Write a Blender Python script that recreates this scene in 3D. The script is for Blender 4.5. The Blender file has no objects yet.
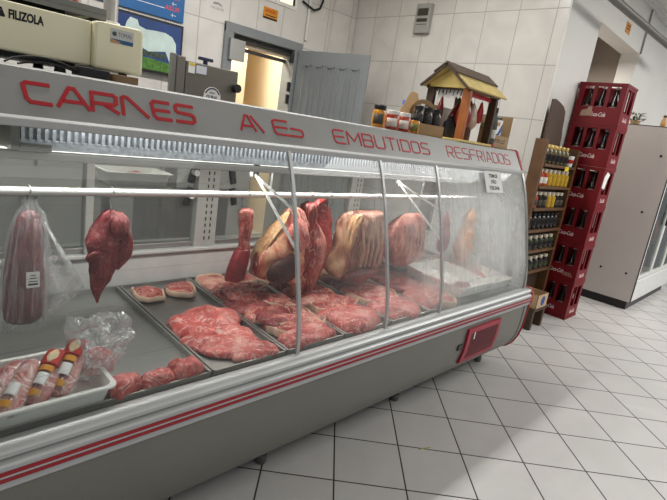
import bpy, bmesh, math, random
from mathutils import Vector, Matrix, noise
SC = bpy.context.scene
COL = SC.collection
PI = math.pi
R_ = math.radians
random.seed(4)

# ------------------------------------------------------------------ materials
def lin(r, g, b):
    def f(c):
        c /= 255.0
        return c / 12.92 if c <= 0.04045 else ((c + 0.055) / 1.055) ** 2.4
    return (f(r), f(g), f(b), 1.0)

def new_mat(name):
    m = bpy.data.materials.new(name); m.use_nodes = True
    nt = m.node_tree; nt.nodes.clear()
    out = nt.nodes.new('ShaderNodeOutputMaterial')
    return m, nt, out

def N(nt, kind, **kw):
    n = nt.nodes.new(kind)
    for k, v in kw.items():
        if k in n.inputs: n.inputs[k].default_value = v
        else: setattr(n, k, v)
    return n

def ramp(nt, fac, stops, interp='LINEAR'):
    r = nt.nodes.new('ShaderNodeValToRGB'); r.color_ramp.interpolation = interp
    els = r.color_ramp.elements
    while len(els) < len(stops): els.new(0.5)
    for e, (p, c) in zip(els, stops): e.position = p; e.color = c
    nt.links.new(fac, r.inputs[0]); return r

def mat(name, col, rough=0.5, metal=0.0, var=0.06, scale=18, bump=0.0, emit=0.0, spec=0.5, coat=0.0):
    """plain surface with a little procedural variation"""
    m, nt, out = new_mat(name)
    b = N(nt, 'ShaderNodeBsdfPrincipled', Roughness=rough, Metallic=metal)
    b.inputs['Specular IOR Level'].default_value = spec
    b.inputs['Coat Weight'].default_value = coat
    tc = N(nt, 'ShaderNodeTexCoord'); nz = N(nt, 'ShaderNodeTexNoise', Scale=scale, Detail=4.0)
    nt.links.new(tc.outputs['Object'], nz.inputs['Vector'])
    lo = tuple(max(0, c * (1 - var)) for c in col[:3]) + (1,); hi = tuple(min(1, c * (1 + var)) for c in col[:3]) + (1,)
    r = ramp(nt, nz.outputs['Fac'], [(0.3, lo), (0.7, hi)])
    nt.links.new(r.outputs[0], b.inputs['Base Color'])
    if emit:
        nt.links.new(r.outputs[0], b.inputs['Emission Color']); b.inputs['Emission Strength'].default_value = emit
    if bump:
        bp = N(nt, 'ShaderNodeBump', Strength=bump, Distance=0.01)
        nt.links.new(nz.outputs['Fac'], bp.inputs['Height']); nt.links.new(bp.outputs[0], b.inputs['Normal'])
    nt.links.new(b.outputs[0], out.inputs[0]); return m

def brushed(name, col, rough=0.35, stretch=(2, 60, 60), metal=0.85):
    m, nt, out = new_mat(name)
    b = N(nt, 'ShaderNodeBsdfPrincipled', Roughness=rough, Metallic=metal)
    tc = N(nt, 'ShaderNodeTexCoord'); mp = N(nt, 'ShaderNodeMapping'); mp.inputs['Scale'].default_value = stretch
    nz = N(nt, 'ShaderNodeTexNoise', Scale=3.0, Detail=5.0)
    nt.links.new(tc.outputs['Object'], mp.inputs[0]); nt.links.new(mp.outputs[0], nz.inputs['Vector'])
    r = ramp(nt, nz.outputs['Fac'], [(0.25, tuple(c * 0.93 for c in col[:3]) + (1,)), (0.75, tuple(min(1, c * 1.06) for c in col[:3]) + (1,))])
    nt.links.new(r.outputs[0], b.inputs['Base Color']); nt.links.new(b.outputs[0], out.inputs[0]); return m

def meat(name, dark, red, pale, fat, fat_amt=0.5, scale=9, stretch=(1, 1, 1), rough=0.38):
    m, nt, out = new_mat(name)
    b = N(nt, 'ShaderNodeBsdfPrincipled', Roughness=rough)
    b.inputs['Subsurface Weight'].default_value = 0.08; b.inputs['Subsurface Radius'].default_value = (0.02, 0.006, 0.004)
    b.inputs['Subsurface Scale'].default_value = 0.3
    tc = N(nt, 'ShaderNodeTexCoord'); oi = N(nt, 'ShaderNodeObjectInfo')
    mp = N(nt, 'ShaderNodeMapping'); mp.inputs['Scale'].default_value = stretch
    ad = N(nt, 'ShaderNodeVectorMath', operation='ADD')
    ml = N(nt, 'ShaderNodeMath', operation='MULTIPLY'); ml.inputs[1].default_value = 7.0
    nt.links.new(oi.outputs['Random'], ml.inputs[0])
    nt.links.new(tc.outputs['Object'], ad.inputs[0]); nt.links.new(ml.outputs[0], ad.inputs[1])
    nt.links.new(ad.outputs[0], mp.inputs[0])
    n1 = N(nt, 'ShaderNodeTexNoise', Scale=scale, Detail=6.0, Distortion=0.8)
    n2 = N(nt, 'ShaderNodeTexNoise', Scale=scale * 1.5, Detail=3.0, Distortion=2.2)
    n3 = N(nt, 'ShaderNodeTexNoise', Scale=scale * 6, Detail=5.0, Distortion=1.5)
    for n in (n1, n2, n3): nt.links.new(mp.outputs[0], n.inputs['Vector'])
    base = ramp(nt, n1.outputs['Fac'], [(0.28, dark), (0.5, red), (0.72, pale)])
    # thin marbled seams where the second noise crosses its middle value
    s = N(nt, 'ShaderNodeMath', operation='SUBTRACT'); s.inputs[1].default_value = 0.5
    a = N(nt, 'ShaderNodeMath', operation='ABSOLUTE')
    nt.links.new(n2.outputs['Fac'], s.inputs[0]); nt.links.new(s.outputs[0], a.inputs[0])
    seam = ramp(nt, a.outputs[0], [(0.0, (1, 1, 1, 1)), (0.012 + 0.035 * fat_amt, (0, 0, 0, 1))])
    patch = ramp(nt, n1.outputs['Fac'], [(0.62 - 0.14 * fat_amt, (0, 0, 0, 1)), (0.78 - 0.1 * fat_amt, (1, 1, 1, 1))])
    mm = N(nt, 'ShaderNodeMath', operation='MAXIMUM')
    m2 = N(nt, 'ShaderNodeMath', operation='MULTIPLY'); m2.inputs[1].default_value = min(1, 0.35 + 0.6 * fat_amt)
    nt.links.new(seam.outputs[0], mm.inputs[0])
    m3 = N(nt, 'ShaderNodeMath', operation='MULTIPLY'); m3.inputs[1].default_value = fat_amt
    nt.links.new(patch.outputs[0], m3.inputs[0]); nt.links.new(m3.outputs[0], mm.inputs[1]); nt.links.new(mm.outputs[0], m2.inputs[0])
    mx = N(nt, 'ShaderNodeMixRGB'); mx.inputs[2].default_value = fat
    fb = ramp(nt, n3.outputs['Fac'], [(0.3, (0.66, 0.62, 0.62, 1)), (0.55, (1, 1, 1, 1)), (0.75, (1.25, 1.2, 1.18, 1))])
    fm = N(nt, 'ShaderNodeMixRGB', blend_type='MULTIPLY'); fm.inputs[0].default_value = 0.8
    nt.links.new(base.outputs[0], fm.inputs[1]); nt.links.new(fb.outputs[0], fm.inputs[2])
    nt.links.new(m2.outputs[0], mx.inputs[0]); nt.links.new(fm.outputs[0], mx.inputs[1])
    nt.links.new(mx.outputs[0], b.inputs['Base Color'])
    bp = N(nt, 'ShaderNodeBump', Strength=0.55, Distance=0.006)
    nt.links.new(n3.outputs['Fac'], bp.inputs['Height']); nt.links.new(bp.outputs[0], b.inputs['Normal'])
    nt.links.new(b.outputs[0], out.inputs[0]); return m

def film(name, tint=(1, 1, 1, 1), haze=0.15, gloss=0.12, rough=0.15, wr=40, st=(1, 1, 1)):
    """thin plastic film: mostly clear, creased highlights, a little milky"""
    m, nt, out = new_mat(name)
    t = N(nt, 'ShaderNodeBsdfTransparent', Color=tint); g = N(nt, 'ShaderNodeBsdfGlossy', Roughness=rough)
    d = N(nt, 'ShaderNodeBsdfDiffuse', Color=(0.85, 0.86, 0.86, 1))
    tc = N(nt, 'ShaderNodeTexCoord'); nz = N(nt, 'ShaderNodeTexNoise', Scale=wr, Detail=3.0, Distortion=1.5)
    mp = N(nt, 'ShaderNodeMapping'); mp.inputs['Scale'].default_value = st
    nt.links.new(tc.outputs['Object'], mp.inputs[0]); nt.links.new(mp.outputs[0], nz.inputs['Vector'])
    bp = N(nt, 'ShaderNodeBump', Strength=0.8, Distance=0.01)
    nt.links.new(nz.outputs['Fac'], bp.inputs['Height']); nt.links.new(bp.outputs[0], g.inputs['Normal'])
    r = ramp(nt, nz.outputs['Fac'], [(0.42, (haze * 0.5,) * 3 + (1,)), (0.7, (min(1, haze * 2.0),) * 3 + (1,))])
    m1 = N(nt, 'ShaderNodeMixShader'); nt.links.new(r.outputs[0], m1.inputs[0])
    nt.links.new(t.outputs[0], m1.inputs[1]); nt.links.new(d.outputs[0], m1.inputs[2])
    m2 = N(nt, 'ShaderNodeMixShader'); m2.inputs[0].default_value = gloss
    nt.links.new(m1.outputs[0], m2.inputs[1]); nt.links.new(g.outputs[0], m2.inputs[2])
    nt.links.new(m2.outputs[0], out.inputs[0]); return m

def glass(name, tint=(0.97, 0.985, 0.98, 1), fog=False, rough=0.02, haze=0.0):
    m, nt, out = new_mat(name)
    t = N(nt, 'ShaderNodeBsdfTransparent', Color=tint); g = N(nt, 'ShaderNodeBsdfGlossy', Roughness=rough)
    lw = N(nt, 'ShaderNodeLayerWeight'); pw = N(nt, 'ShaderNodeMath', operation='POWER'); pw.inputs[1].default_value = 5.0
    fr = N(nt, 'ShaderNodeMath', operation='MULTIPLY_ADD'); fr.inputs[1].default_value = 0.9; fr.inputs[2].default_value = 0.025
    lw.inputs['Blend'].default_value = 0.5
    nt.links.new(lw.outputs['Facing'], pw.inputs[0]); nt.links.new(pw.outputs[0], fr.inputs[0])
    m1 = N(nt, 'ShaderNodeMixShader')
    nt.links.new(fr.outputs[0], m1.inputs[0]); nt.links.new(t.outputs[0], m1.inputs[1]); nt.links.new(g.outputs[0], m1.inputs[2])
    last = m1
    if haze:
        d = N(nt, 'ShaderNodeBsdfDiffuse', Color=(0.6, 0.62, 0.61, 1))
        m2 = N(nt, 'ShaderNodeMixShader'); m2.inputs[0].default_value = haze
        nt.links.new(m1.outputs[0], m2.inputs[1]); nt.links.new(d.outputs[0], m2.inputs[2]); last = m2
    if fog:
        # condensation: thick towards the right-hand panes, patchy, with run-down streaks
        tc = N(nt, 'ShaderNodeTexCoord'); sp = N(nt, 'ShaderNodeSeparateXYZ')
        nt.links.new(tc.outputs['Object'], sp.inputs[0])
        gx = N(nt, 'ShaderNodeMapRange'); gx.interpolation_type = 'SMOOTHSTEP'
        for k, v in (('From Min', -0.32), ('From Max', 1.0), ('To Min', 0.0), ('To Max', 1.0)): gx.inputs[k].default_value = v
        nt.links.new(sp.outputs['X'], gx.inputs['Value'])
        mp = N(nt, 'ShaderNodeMapping'); mp.inputs['Scale'].default_value = (26, 3, 2.2)
        st = N(nt, 'ShaderNodeTexNoise', Scale=1.6, Detail=4.0, Distortion=0.4)
        nt.links.new(tc.outputs['Object'], mp.inputs[0]); nt.links.new(mp.outputs[0], st.inputs['Vector'])
        pa = N(nt, 'ShaderNodeTexNoise', Scale=4.2, Detail=5.0, Distortion=0.6)
        nt.links.new(tc.outputs['Object'], pa.inputs['Vector'])
        rs = ramp(nt, st.outputs['Fac'], [(0.32, (0.68,) * 3 + (1,)), (0.6, (1, 1, 1, 1))])
        rp = ramp(nt, pa.outputs['Fac'], [(0.3, (0.35,) * 3 + (1,)), (0.62, (1, 1, 1, 1))])
        gz = N(nt, 'ShaderNodeMapRange'); gz.interpolation_type = 'SMOOTHSTEP'
        for k, v in (('From Min', 0.56), ('From Max', 0.72), ('To Min', 0.45), ('To Max', 1.0)): gz.inputs[k].default_value = v
        nt.links.new(sp.outputs['Z'], gz.inputs['Value'])
        q = None
        for o in (gx.outputs[0], rs.outputs[0], rp.outputs[0], gz.outputs[0]):
            if q is None: q = o; continue
            mu = N(nt, 'ShaderNodeMath', operation='MULTIPLY'); nt.links.new(q, mu.inputs[0]); nt.links.new(o, mu.inputs[1]); q = mu.outputs[0]
        mu = N(nt, 'ShaderNodeMath', operation='MULTIPLY_ADD'); mu.inputs[1].default_value = FOG; mu.inputs[2].default_value = 0.012
        nt.links.new(q, mu.inputs[0])
        d = N(nt, 'ShaderNodeBsdfDiffuse', Color=(0.82, 0.84, 0.84, 1)); tl = N(nt, 'ShaderNodeBsdfTranslucent', Color=(0.85, 0.87, 0.87, 1))
        dm = N(nt, 'ShaderNodeMixShader'); dm.inputs[0].default_value = 0.4
        nt.links.new(d.outputs[0], dm.inputs[1]); nt.links.new(tl.outputs[0], dm.inputs[2])
        m3 = N(nt, 'ShaderNodeMixShader'); nt.links.new(mu.outputs[0], m3.inputs[0])
        nt.links.new(last.outputs[0], m3.inputs[1]); nt.links.new(dm.outputs[0], m3.inputs[2]); last = m3
    nt.links.new(last.outputs[0], out.inputs[0]); return m
FOG = 0.46

def tiles(name, col, grout, rot, off, size, width, axes='XY', rough=0.3, marble=0.06, bump=0.25, mscale=2.5):
    """square or oblong tiles on two world axes; size=(u,v), off=(u,v) of one crossing"""
    m, nt, out = new_mat(name)
    b = N(nt, 'ShaderNodeBsdfPrincipled', Roughness=rough)
    tc = N(nt, 'ShaderNodeTexCoord'); sp = N(nt, 'ShaderNodeSeparateXYZ')
    nt.links.new(tc.outputs['Object'], sp.inputs[0])
    A, B = sp.outputs[axes[0]], sp.outputs[axes[1]]
    def M(op, a, c, c3=None):
        n = N(nt, 'ShaderNodeMath', operation=op)
        for i, v in enumerate((a, c, c3)):
            if v is None: continue
            if isinstance(v, (int, float)): n.inputs[i].default_value = v
            else: nt.links.new(v, n.inputs[i])
        return n.outputs[0]
    x = M('SUBTRACT', A, off[0]); y = M('SUBTRACT', B, off[1])
    c, s = math.cos(rot), math.sin(rot)
    u = M('ADD', M('MULTIPLY', x, c), M('MULTIPLY', y, s)); v = M('SUBTRACT', M('MULTIPLY', y, c), M('MULTIPLY', x, s))
    ds = []
    ids = []
    for w, sz in ((u, size[0]), (v, size[1])):
        t = M('DIVIDE', w, sz); fr = M('FRACT', t, None); ids.append(M('FLOOR', t, None))
        d = M('MINIMUM', fr, M('SUBTRACT', 1.0, fr)); ds.append(M('MULTIPLY', d, sz))
    dd = M('MINIMUM', ds[0], ds[1])
    g = N(nt, 'ShaderNodeMapRange'); 
    for k, vv in (('From Min', width * 0.35), ('From Max', width * 0.65), ('To Min', 1.0), ('To Max', 0.0)): g.inputs[k].default_value = vv
    nt.links.new(dd, g.inputs['Value'])
    nz = N(nt, 'ShaderNodeTexNoise', Scale=mscale, Detail=7.0, Distortion=1.2); 
    cb = N(nt, 'ShaderNodeCombineXYZ'); nt.links.new(ids[0], cb.inputs[0]); nt.links.new(ids[1], cb.inputs[1])
    ad = N(nt, 'ShaderNodeVectorMath', operation='MULTIPLY_ADD'); ad.inputs[1].default_value = (3.7, 5.3, 1.1)
    nt.links.new(cb.outputs[0], ad.inputs[0]); nt.links.new(tc.outputs['Object'], ad.inputs[2])
    nt.links.new(ad.outputs[0], nz.inputs['Vector'])
    r = ramp(nt, nz.outputs['Fac'], [(0.32, tuple(k * (1 - marble) for k in col[:3]) + (1,)), (0.68, tuple(min(1, k * (1 + marble)) for k in col[:3]) + (1,))])
    mx = N(nt, 'ShaderNodeMixRGB'); mx.inputs[2].default_value = grout
    nt.links.new(g.outputs[0], mx.inputs[0]); nt.links.new(r.outputs[0], mx.inputs[1])
    nt.links.new(mx.outputs[0], b.inputs['Base Color'])
    rr = M('MULTIPLY_ADD', g.outputs[0], 0.5, rough); nt.links.new(rr, b.inputs['Roughness'])
    bp = N(nt, 'ShaderNodeBump', Strength=bump, Distance=0.003); bp.invert = True
    nt.links.new(g.outputs[0], bp.inputs['Height']); nt.links.new(bp.outputs[0], b.inputs['Normal'])
    nt.links.new(b.outputs[0], out.inputs[0]); return m

# ------------------------------------------------------------------ mesh builder
class MB:
    def __init__(s): s.v = []; s.f = []
    def add(s, vs, fs, M=None):
        o = len(s.v)
        s.v += [tuple(M @ Vector(p)) if M else tuple(p) for p in vs]
        s.f += [tuple(i + o for i in f) for f in fs]
        return s
    def box(s, a, b, M=None):
        x0, x1 = sorted((a[0], b[0])); y0, y1 = sorted((a[1], b[1])); z0, z1 = sorted((a[2], b[2]))
        return s.add([(x0, y0, z0), (x1, y0, z0), (x1, y1, z0), (x0, y1, z0), (x0, y0, z1), (x1, y0, z1), (x1, y1, z1), (x0, y1, z1)],
                     [(0, 3, 2, 1), (4, 5, 6, 7), (0, 1, 5, 4), (1, 2, 6, 5), (2, 3, 7, 6), (3, 0, 4, 7)], M)
    def prism(s, poly, lo, hi, axis='X', M=None):
        """closed outline extruded along an axis (X: outline is (y,z); Y: (x,z); Z: (x,y))"""
        n = len(poly)
        def P(p, t): return {'X': (t, p[0], p[1]), 'Y': (p[0], t, p[1]), 'Z': (p[0], p[1], t)}[axis]
        vs = [P(p, lo) for p in poly] + [P(p, hi) for p in poly]
        fs = [(i, (i + 1) % n, n + (i + 1) % n, n + i) for i in range(n)] + [tuple(range(n - 1, -1, -1)), tuple(range(n, 2 * n))]
        return s.add(vs, fs, M)
    def ribbon(s, path, th, lo, hi, axis='X', M=None):
        """open outline given a thickness, extruded"""
        n = len(path); L = []; Rr = []
        for i, p in enumerate(path):
            a = Vector(path[max(0, i - 1)]); c = Vector(path[min(n - 1, i + 1)]); d = (c - a).normalized(); nn = Vector((-d.y, d.x))
            L.append(tuple(Vector(p) + nn * th / 2)); Rr.append(tuple(Vector(p) - nn * th / 2))
        for i in range(n - 1): s.prism([L[i], L[i + 1], Rr[i + 1], Rr[i]], lo, hi, axis, M)
        return s
    def rings(s, rings, cap=True, M=None):
        n = len(rings[0]); vs = [p for r in rings for p in r]; fs = []
        for k in range(len(rings) - 1):
            for i in range(n): fs.append((k * n + i, k * n + (i + 1) % n, (k + 1) * n + (i + 1) % n, (k + 1) * n + i))
        if cap: fs += [tuple(range(n - 1, -1, -1)), tuple((len(rings) - 1) * n + i for i in range(n))]
        return s.add(vs, fs, M)
    def lathe(s, prof, n=20, M=None, cap=True):
        return s.rings([[(r * math.cos(2 * PI * i / n), r * math.sin(2 * PI * i / n), z) for i in range(n)] for r, z in prof], cap, M)
    def cyl(s, a, b, r, n=14, r2=None):
        return s.tube([a, b], r, n, r2)
    def tube(s, path, r, n=10, r2=None):
        P = [Vector(p) for p in path]; out = []
        up = None
        for i, p in enumerate(P):
            d = (P[min(len(P) - 1, i + 1)] - P[max(0, i - 1)]).normalized()
            if up is None: up = Vector((0, 0, 1)) if abs(d.z) < 0.9 else Vector((1, 0, 0))
            e = d.cross(up).normalized(); up = e.cross(d).normalized()
            rr = r if r2 is None else r + (r2 - r) * i / (len(P) - 1)
            out.append([tuple(p + e * rr * math.cos(2 * PI * k / n) + up * rr * math.sin(2 * PI * k / n)) for k in range(n)])
        return s.rings(out)
    def build(s, name, m, parent=None, bevel=0.0, smooth=35, world=True, solid=0.0, subsurf=0):
        me = bpy.data.meshes.new(name)
        off = Vector((0, 0, 0))
        p = parent
        if world:
            while p is not None: off += p.location; p = p.parent
        me.from_pydata([tuple(Vector(v) - off) for v in s.v], [], s.f)
        bm = bmesh.new(); bm.from_mesh(me); bmesh.ops.recalc_face_normals(bm, faces=bm.faces); bm.to_mesh(me); bm.free()
        if smooth:
            me.shade_smooth(); me.set_sharp_from_angle(angle=R_(smooth))
        me.materials.append(m)
        o = bpy.data.objects.new(name, me); COL.objects.link(o)
        if parent is not None: o.parent = parent
        if solid:
            md = o.modifiers.new('thickness', 'SOLIDIFY'); md.thickness = solid; md.offset = 0
        if bevel:
            md = o.modifiers.new('edge', 'BEVEL'); md.width = bevel; md.segments = 2; md.limit_method = 'ANGLE'; md.angle_limit = R_(50)
        if subsurf:
            md = o.modifiers.new('smooth', 'SUBSURF'); md.levels = subsurf; md.render_levels = subsurf
        return o

def tag(o, label, cat, group=None, kind=None):
    o['label'] = label; o['category'] = cat
    if group: o['group'] = group
    if kind: o['kind'] = kind
    return o
def thing(name, label, cat, loc=(0, 0, 0), rot=(0, 0, 0), group=None):
    o = bpy.data.objects.new(name, None); COL.objects.link(o); o.location = loc; o.rotation_euler = rot
    o.empty_display_size = 0.05
    return tag(o, label, cat, group)
def struct(o, label=None, cat=None):
    o['kind'] = 'structure'
    if label: o['label'] = label
    if cat: o['category'] = cat
    return o
def copy_tree(o, parent=None, lvl=0):
    c = o.copy(); COL.objects.link(c)
    if parent is not None: c.parent = parent
    for ch in list(o.children): copy_tree(ch, c, lvl + 1)
    return c

def text(name, body, size, m, parent, M, extrude=0.0006, shear=0.0, bold=0.0, width=None, align='CENTER', spacing=1.0):
    """flat lettering as real raised geometry; M maps (right, up, out) to world"""
    cu = bpy.data.curves.new(name, 'FONT'); cu.body = body; cu.size = size; cu.align_x = align; cu.align_y = 'CENTER'
    cu.extrude = extrude; cu.shear = shear; cu.offset = bold; cu.space_character = spacing; cu.resolution_u = 3
    tmp = bpy.data.objects.new(name, cu); COL.objects.link(tmp)
    dg = bpy.context.evaluated_depsgraph_get(); me = bpy.data.meshes.new_from_object(tmp.evaluated_get(dg))
    bpy.data.objects.remove(tmp); bpy.data.curves.remove(cu)
    if width and len(me.vertices):
        xs = [v.co.x for v in me.vertices]; k = width / (max(xs) - min(xs)); mid = (max(xs) + min(xs)) / 2
        for v in me.vertices: v.co.x = (v.co.x - (mid if align == 'CENTER' else 0)) * k
    off = Vector((0, 0, 0)); p = parent; loc_only = True
    while p is not None: off += p.location; p = p.parent
    for v in me.vertices: v.co = (M @ v.co) - off
    me.materials.clear(); me.materials.append(m); me.name = name
    o = bpy.data.objects.new(name, me); COL.objects.link(o)
    if parent is not None: o.parent = parent
    return o
def face(origin, right, up):
    r = Vector(right).normalized(); u = Vector(up).normalized(); n = r.cross(u)
    return Matrix(((r.x, u.x, n.x, origin[0]), (r.y, u.y, n.y, origin[1]), (r.z, u.z, n.z, origin[2]), (0, 0, 0, 1)))
def strokes(mb, lines, M, sx, sy, w, out=0.0012):
    """pen strokes in a unit box turned into flat raised bars"""
    for ln in lines:
        pts = [Vector((p[0] * sx, p[1] * sy)) for p in ln]
        for i in range(len(pts) - 1):
            a, b = pts[i], pts[i + 1]; d = (b - a).normalized(); e = Vector((-d.y, d.x)) * w / 2
            ext = d * w * 0.28
            a2 = a - ext; b2 = b + ext
            q = [a2 + e, b2 + e, b2 - e, a2 - e]
            mb.prism([(k.x, k.y) for k in q], 0, out + 0.0001 * i, 'Z', M)

# palette ------------------------------------------------------------
STEEL = brushed('stainless steel', lin(172, 172, 168), 0.34)
STEEL_D = brushed('dull steel', lin(132, 132, 126), 0.42, (2, 30, 30), 0.55)
GALV = mat('galvanised sheet', lin(206, 212, 216), 0.3, 0.25, 0.3, 60)
GREY = mat('grey counter paint', lin(165, 165, 160), 0.38, 0.25, 0.04, 5)
GREY_B = mat('silver band paint', lin(154, 154, 152), 0.4, 0.15, 0.03, 5)
ALU = mat('aluminium trim', lin(188, 190, 190), 0.42, 0.45, 0.04, 6)
RED = mat('red vinyl', lin(178, 12, 30), 0.45)
REDD = mat('dark red stripe', lin(160, 16, 34), 0.45)
BLACK = mat('black plastic', lin(22, 22, 24), 0.4)
RUBBER = mat('black rubber', lin(30, 30, 30), 0.7)
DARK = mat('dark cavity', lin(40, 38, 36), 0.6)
WHITE = mat('white plastic', lin(232, 232, 226), 0.4)
WHITE_M = mat('white enamel', lin(222, 222, 216), 0.35)
CREAM = mat('cream plastic', lin(246, 240, 206), 0.38, var=0.03, scale=4)
PAPER = mat('white paper', lin(238, 238, 234), 0.8, var=0.03)
INK = mat('dark ink', lin(40, 40, 44), 0.8)
WOOD = mat('brown pine', lin(98, 68, 40), 0.55, var=0.25, scale=9)
WOOD_D = mat('dark stained board', lin(74, 56, 42), 0.6, var=0.18, scale=7)
WOOD_O = mat('orange varnished wood', lin(168, 98, 48), 0.45, var=0.2, scale=12)
MDF = mat('bare fibreboard', lin(206, 172, 128), 0.7, var=0.05)
YWOOD = mat('pale yellow wood', lin(222, 196, 116), 0.6, var=0.12, scale=14)
CARD = mat('brown cardboard', lin(172, 142, 104), 0.75, var=0.08)
CRATE = mat('red crate plastic', lin(116, 12, 24), 0.5, var=0.1, scale=6, spec=0.3)
GLASSB = mat('dark cola glass', lin(24, 12, 10), 0.12, var=0.1)
BLUE = mat('blue print', lin(20, 88, 160), 0.5)
ORANGE = mat('orange sticker', lin(214, 140, 30), 0.5)
YEL = mat('yellow label', lin(232, 200, 40), 0.5)
DGREY = mat('door grey paint', lin(132, 136, 138), 0.42, var=0.04, scale=5)
WHITEW = mat('white wall paint', lin(228, 227, 222), 0.65, var=0.02, scale=2, bump=0.02)
PEACH = mat('peach wall paint', lin(232, 214, 184), 0.7, var=0.03, scale=2)
BONE = mat('bone and fat', lin(226, 196, 170), 0.5, var=0.15, scale=30)
FATY = meat('yellow fat', lin(176, 108, 78), lin(204, 156, 106), lin(222, 184, 134), lin(234, 208, 170), 0.5, 12, (1, 1, 0.6))
BEEF = meat('beef', lin(92, 28, 30), lin(136, 46, 46), lin(178, 82, 76), lin(224, 180, 166), 0.2, 10)
BEEFD = meat('dark beef', lin(70, 16, 18), lin(112, 26, 28), lin(150, 50, 46), lin(196, 130, 116), 0.25, 10)
BEEFP = meat('pink beef slice', lin(160, 52, 50), lin(208, 94, 88), lin(232, 140, 130), lin(246, 216, 202), 0.5, 9)
BEEFC = meat('hanging cut beef', lin(84, 24, 26), lin(122, 36, 38), lin(150, 58, 56), lin(200, 150, 140), 0.12, 8, rough=0.52)
BEEFM = meat('marbled beef', lin(134, 38, 36), lin(184, 72, 66), lin(214, 122, 108), lin(238, 206, 184), 0.7, 10)
CARC = meat('carcass side', lin(104, 36, 32), lin(182, 86, 74), lin(212, 138, 112), lin(228, 190, 148), 0.85, 7, (2.6, 1.4, 0.5))
CARC2 = meat('rib side', lin(88, 32, 28), lin(160, 84, 68), lin(194, 134, 96), lin(210, 180, 144), 0.85, 6.5, (3.2, 1.4, 0.35))
PORK = meat('pale pork', lin(196, 110, 84), lin(224, 146, 112), lin(236, 180, 140), lin(240, 214, 180), 0.6, 9)
CLEAR = film('clear film', haze=0.08, gloss=0.14)
MILKY = film('milky bag film', haze=0.15, gloss=0.07, wr=42, st=(1, 1, 0.1))
GLASS = glass('counter glass', fog=True)
GLASS_R = glass('rear sliding glass', tint=(0.86, 0.87, 0.86, 1), haze=0.09)  # grey haze in the glass lightens the view behind, standing for reflection
GLASS_F = glass('fridge door glass', tint=(0.8, 0.84, 0.83, 1))
TUBE = mat('lit tube', lin(255, 252, 244), 0.5, emit=2.0, var=0.0)

# ------------------------------------------------------------------ the room
H = 1.3772217
CEIL = 3.12

FLOOR = tiles('floor tiles', lin(196, 194, 192), lin(36, 35, 35), R_(43.775), (2.2645, 1.9150), (0.30, 0.30), 0.0066, 'XY', 0.3, 0.05)
WTX = tiles('door wall tiles', lin(214, 210, 204), lin(168, 164, 158), 0, (2.348, 2.12), (0.295, 0.435), 0.007, 'XZ', 0.22, 0.07, 0.1)
WTY = tiles('end wall tiles', lin(214, 210, 204), lin(168, 164, 158), 0, (3.437, 2.132), (0.317, 0.432), 0.007, 'YZ', 0.22, 0.07, 0.1)

YW, XW, YP = 4.06, 4.20, 1.76      # door wall, end wall, pillar face
struct(MB().box((-3, -3.2, -0.1), (9.2, 7, 0)).build('floor', FLOOR, smooth=0), 'white square floor tiles laid diagonally with dark grout lines')
struct(MB().box((-3, -3.2, CEIL), (9.2, 7, CEIL + 0.1)).build('ceiling', WHITEW, smooth=0), 'plain white ceiling')
# tiled wall with the doorway (clear opening 2.70..3.43 x 0..2.07) and a high window
b = MB(); DX0, DX1, DZ = 2.66, 3.44, 2.10; WX0, WX1, WZ0, WZ1 = 2.5, 3.36, 2.46, 2.9
b.box((-3, YW, 0), (DX0, YW + 0.14, WZ0)); b.box((DX1, YW, 0), (XW + 0.14, YW + 0.14, WZ0)); b.box((DX0, YW, DZ), (DX1, YW + 0.14, WZ0))
b.box((-3, YW, WZ0), (WX0, YW + 0.14, CEIL)); b.box((WX1, YW, WZ0), (XW + 0.14, YW + 0.14, CEIL)); b.box((WX0, YW, WZ1), (WX1, YW + 0.14, CEIL))
struct(b.build('wall_back', WTX, smooth=0), 'tiled marbled wall with the doorway')
struct(MB().box((XW, YP, 0), (XW + 0.14, YW, CEIL)).build('wall_right', WTY, smooth=0), 'marbled tile wall behind the wooden kiosk')
# white plastered face carrying on to the right, with a deep opening
b = MB(); OX0, OX1, OZ = 4.91, 6.22, 2.63
b.box((XW + 0.002, YP - 0.012, 0), (OX0, YP + 0.17, CEIL)); b.box((OX0, YP - 0.012, OZ), (OX1, YP + 0.17, CEIL)); b.box((OX1, YP - 0.012, 0), (9.2, YP + 0.17, CEIL))
struct(b.build('wall_far_right', WHITEW, smooth=0), 'white plastered wall with a deep opening behind the crates')
GREYW = mat('shaded alcove beige', lin(176, 166, 156), 0.7, var=0.04, scale=2)  # wall colour greyed for the shade inside the opening
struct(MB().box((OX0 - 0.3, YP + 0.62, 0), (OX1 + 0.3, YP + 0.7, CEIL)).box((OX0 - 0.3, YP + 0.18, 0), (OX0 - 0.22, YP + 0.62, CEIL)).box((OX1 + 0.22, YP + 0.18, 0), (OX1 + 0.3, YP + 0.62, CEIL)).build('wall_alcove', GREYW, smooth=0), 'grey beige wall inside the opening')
b = MB(); b.box((4.9, YP - 0.05, CEIL - 0.05), (9.2, YP - 0.013, CEIL - 0.001)).box((4.9, YP - 0.085, CEIL - 0.022), (9.2, YP - 0.05, CEIL - 0.001))
struct(b.build('trim_1', WHITEW, smooth=0), 'white cornice under the ceiling at the right')
struct(MB().cyl((6.222, YP - 0.024, OZ), (6.222, YP - 0.024, CEIL - 0.05), 0.009, 8).build('trim_2', mat('grey wall conduit', lin(140, 140, 138), 0.5), smooth=40), 'thin grey conduit above the opening corner')
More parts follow.
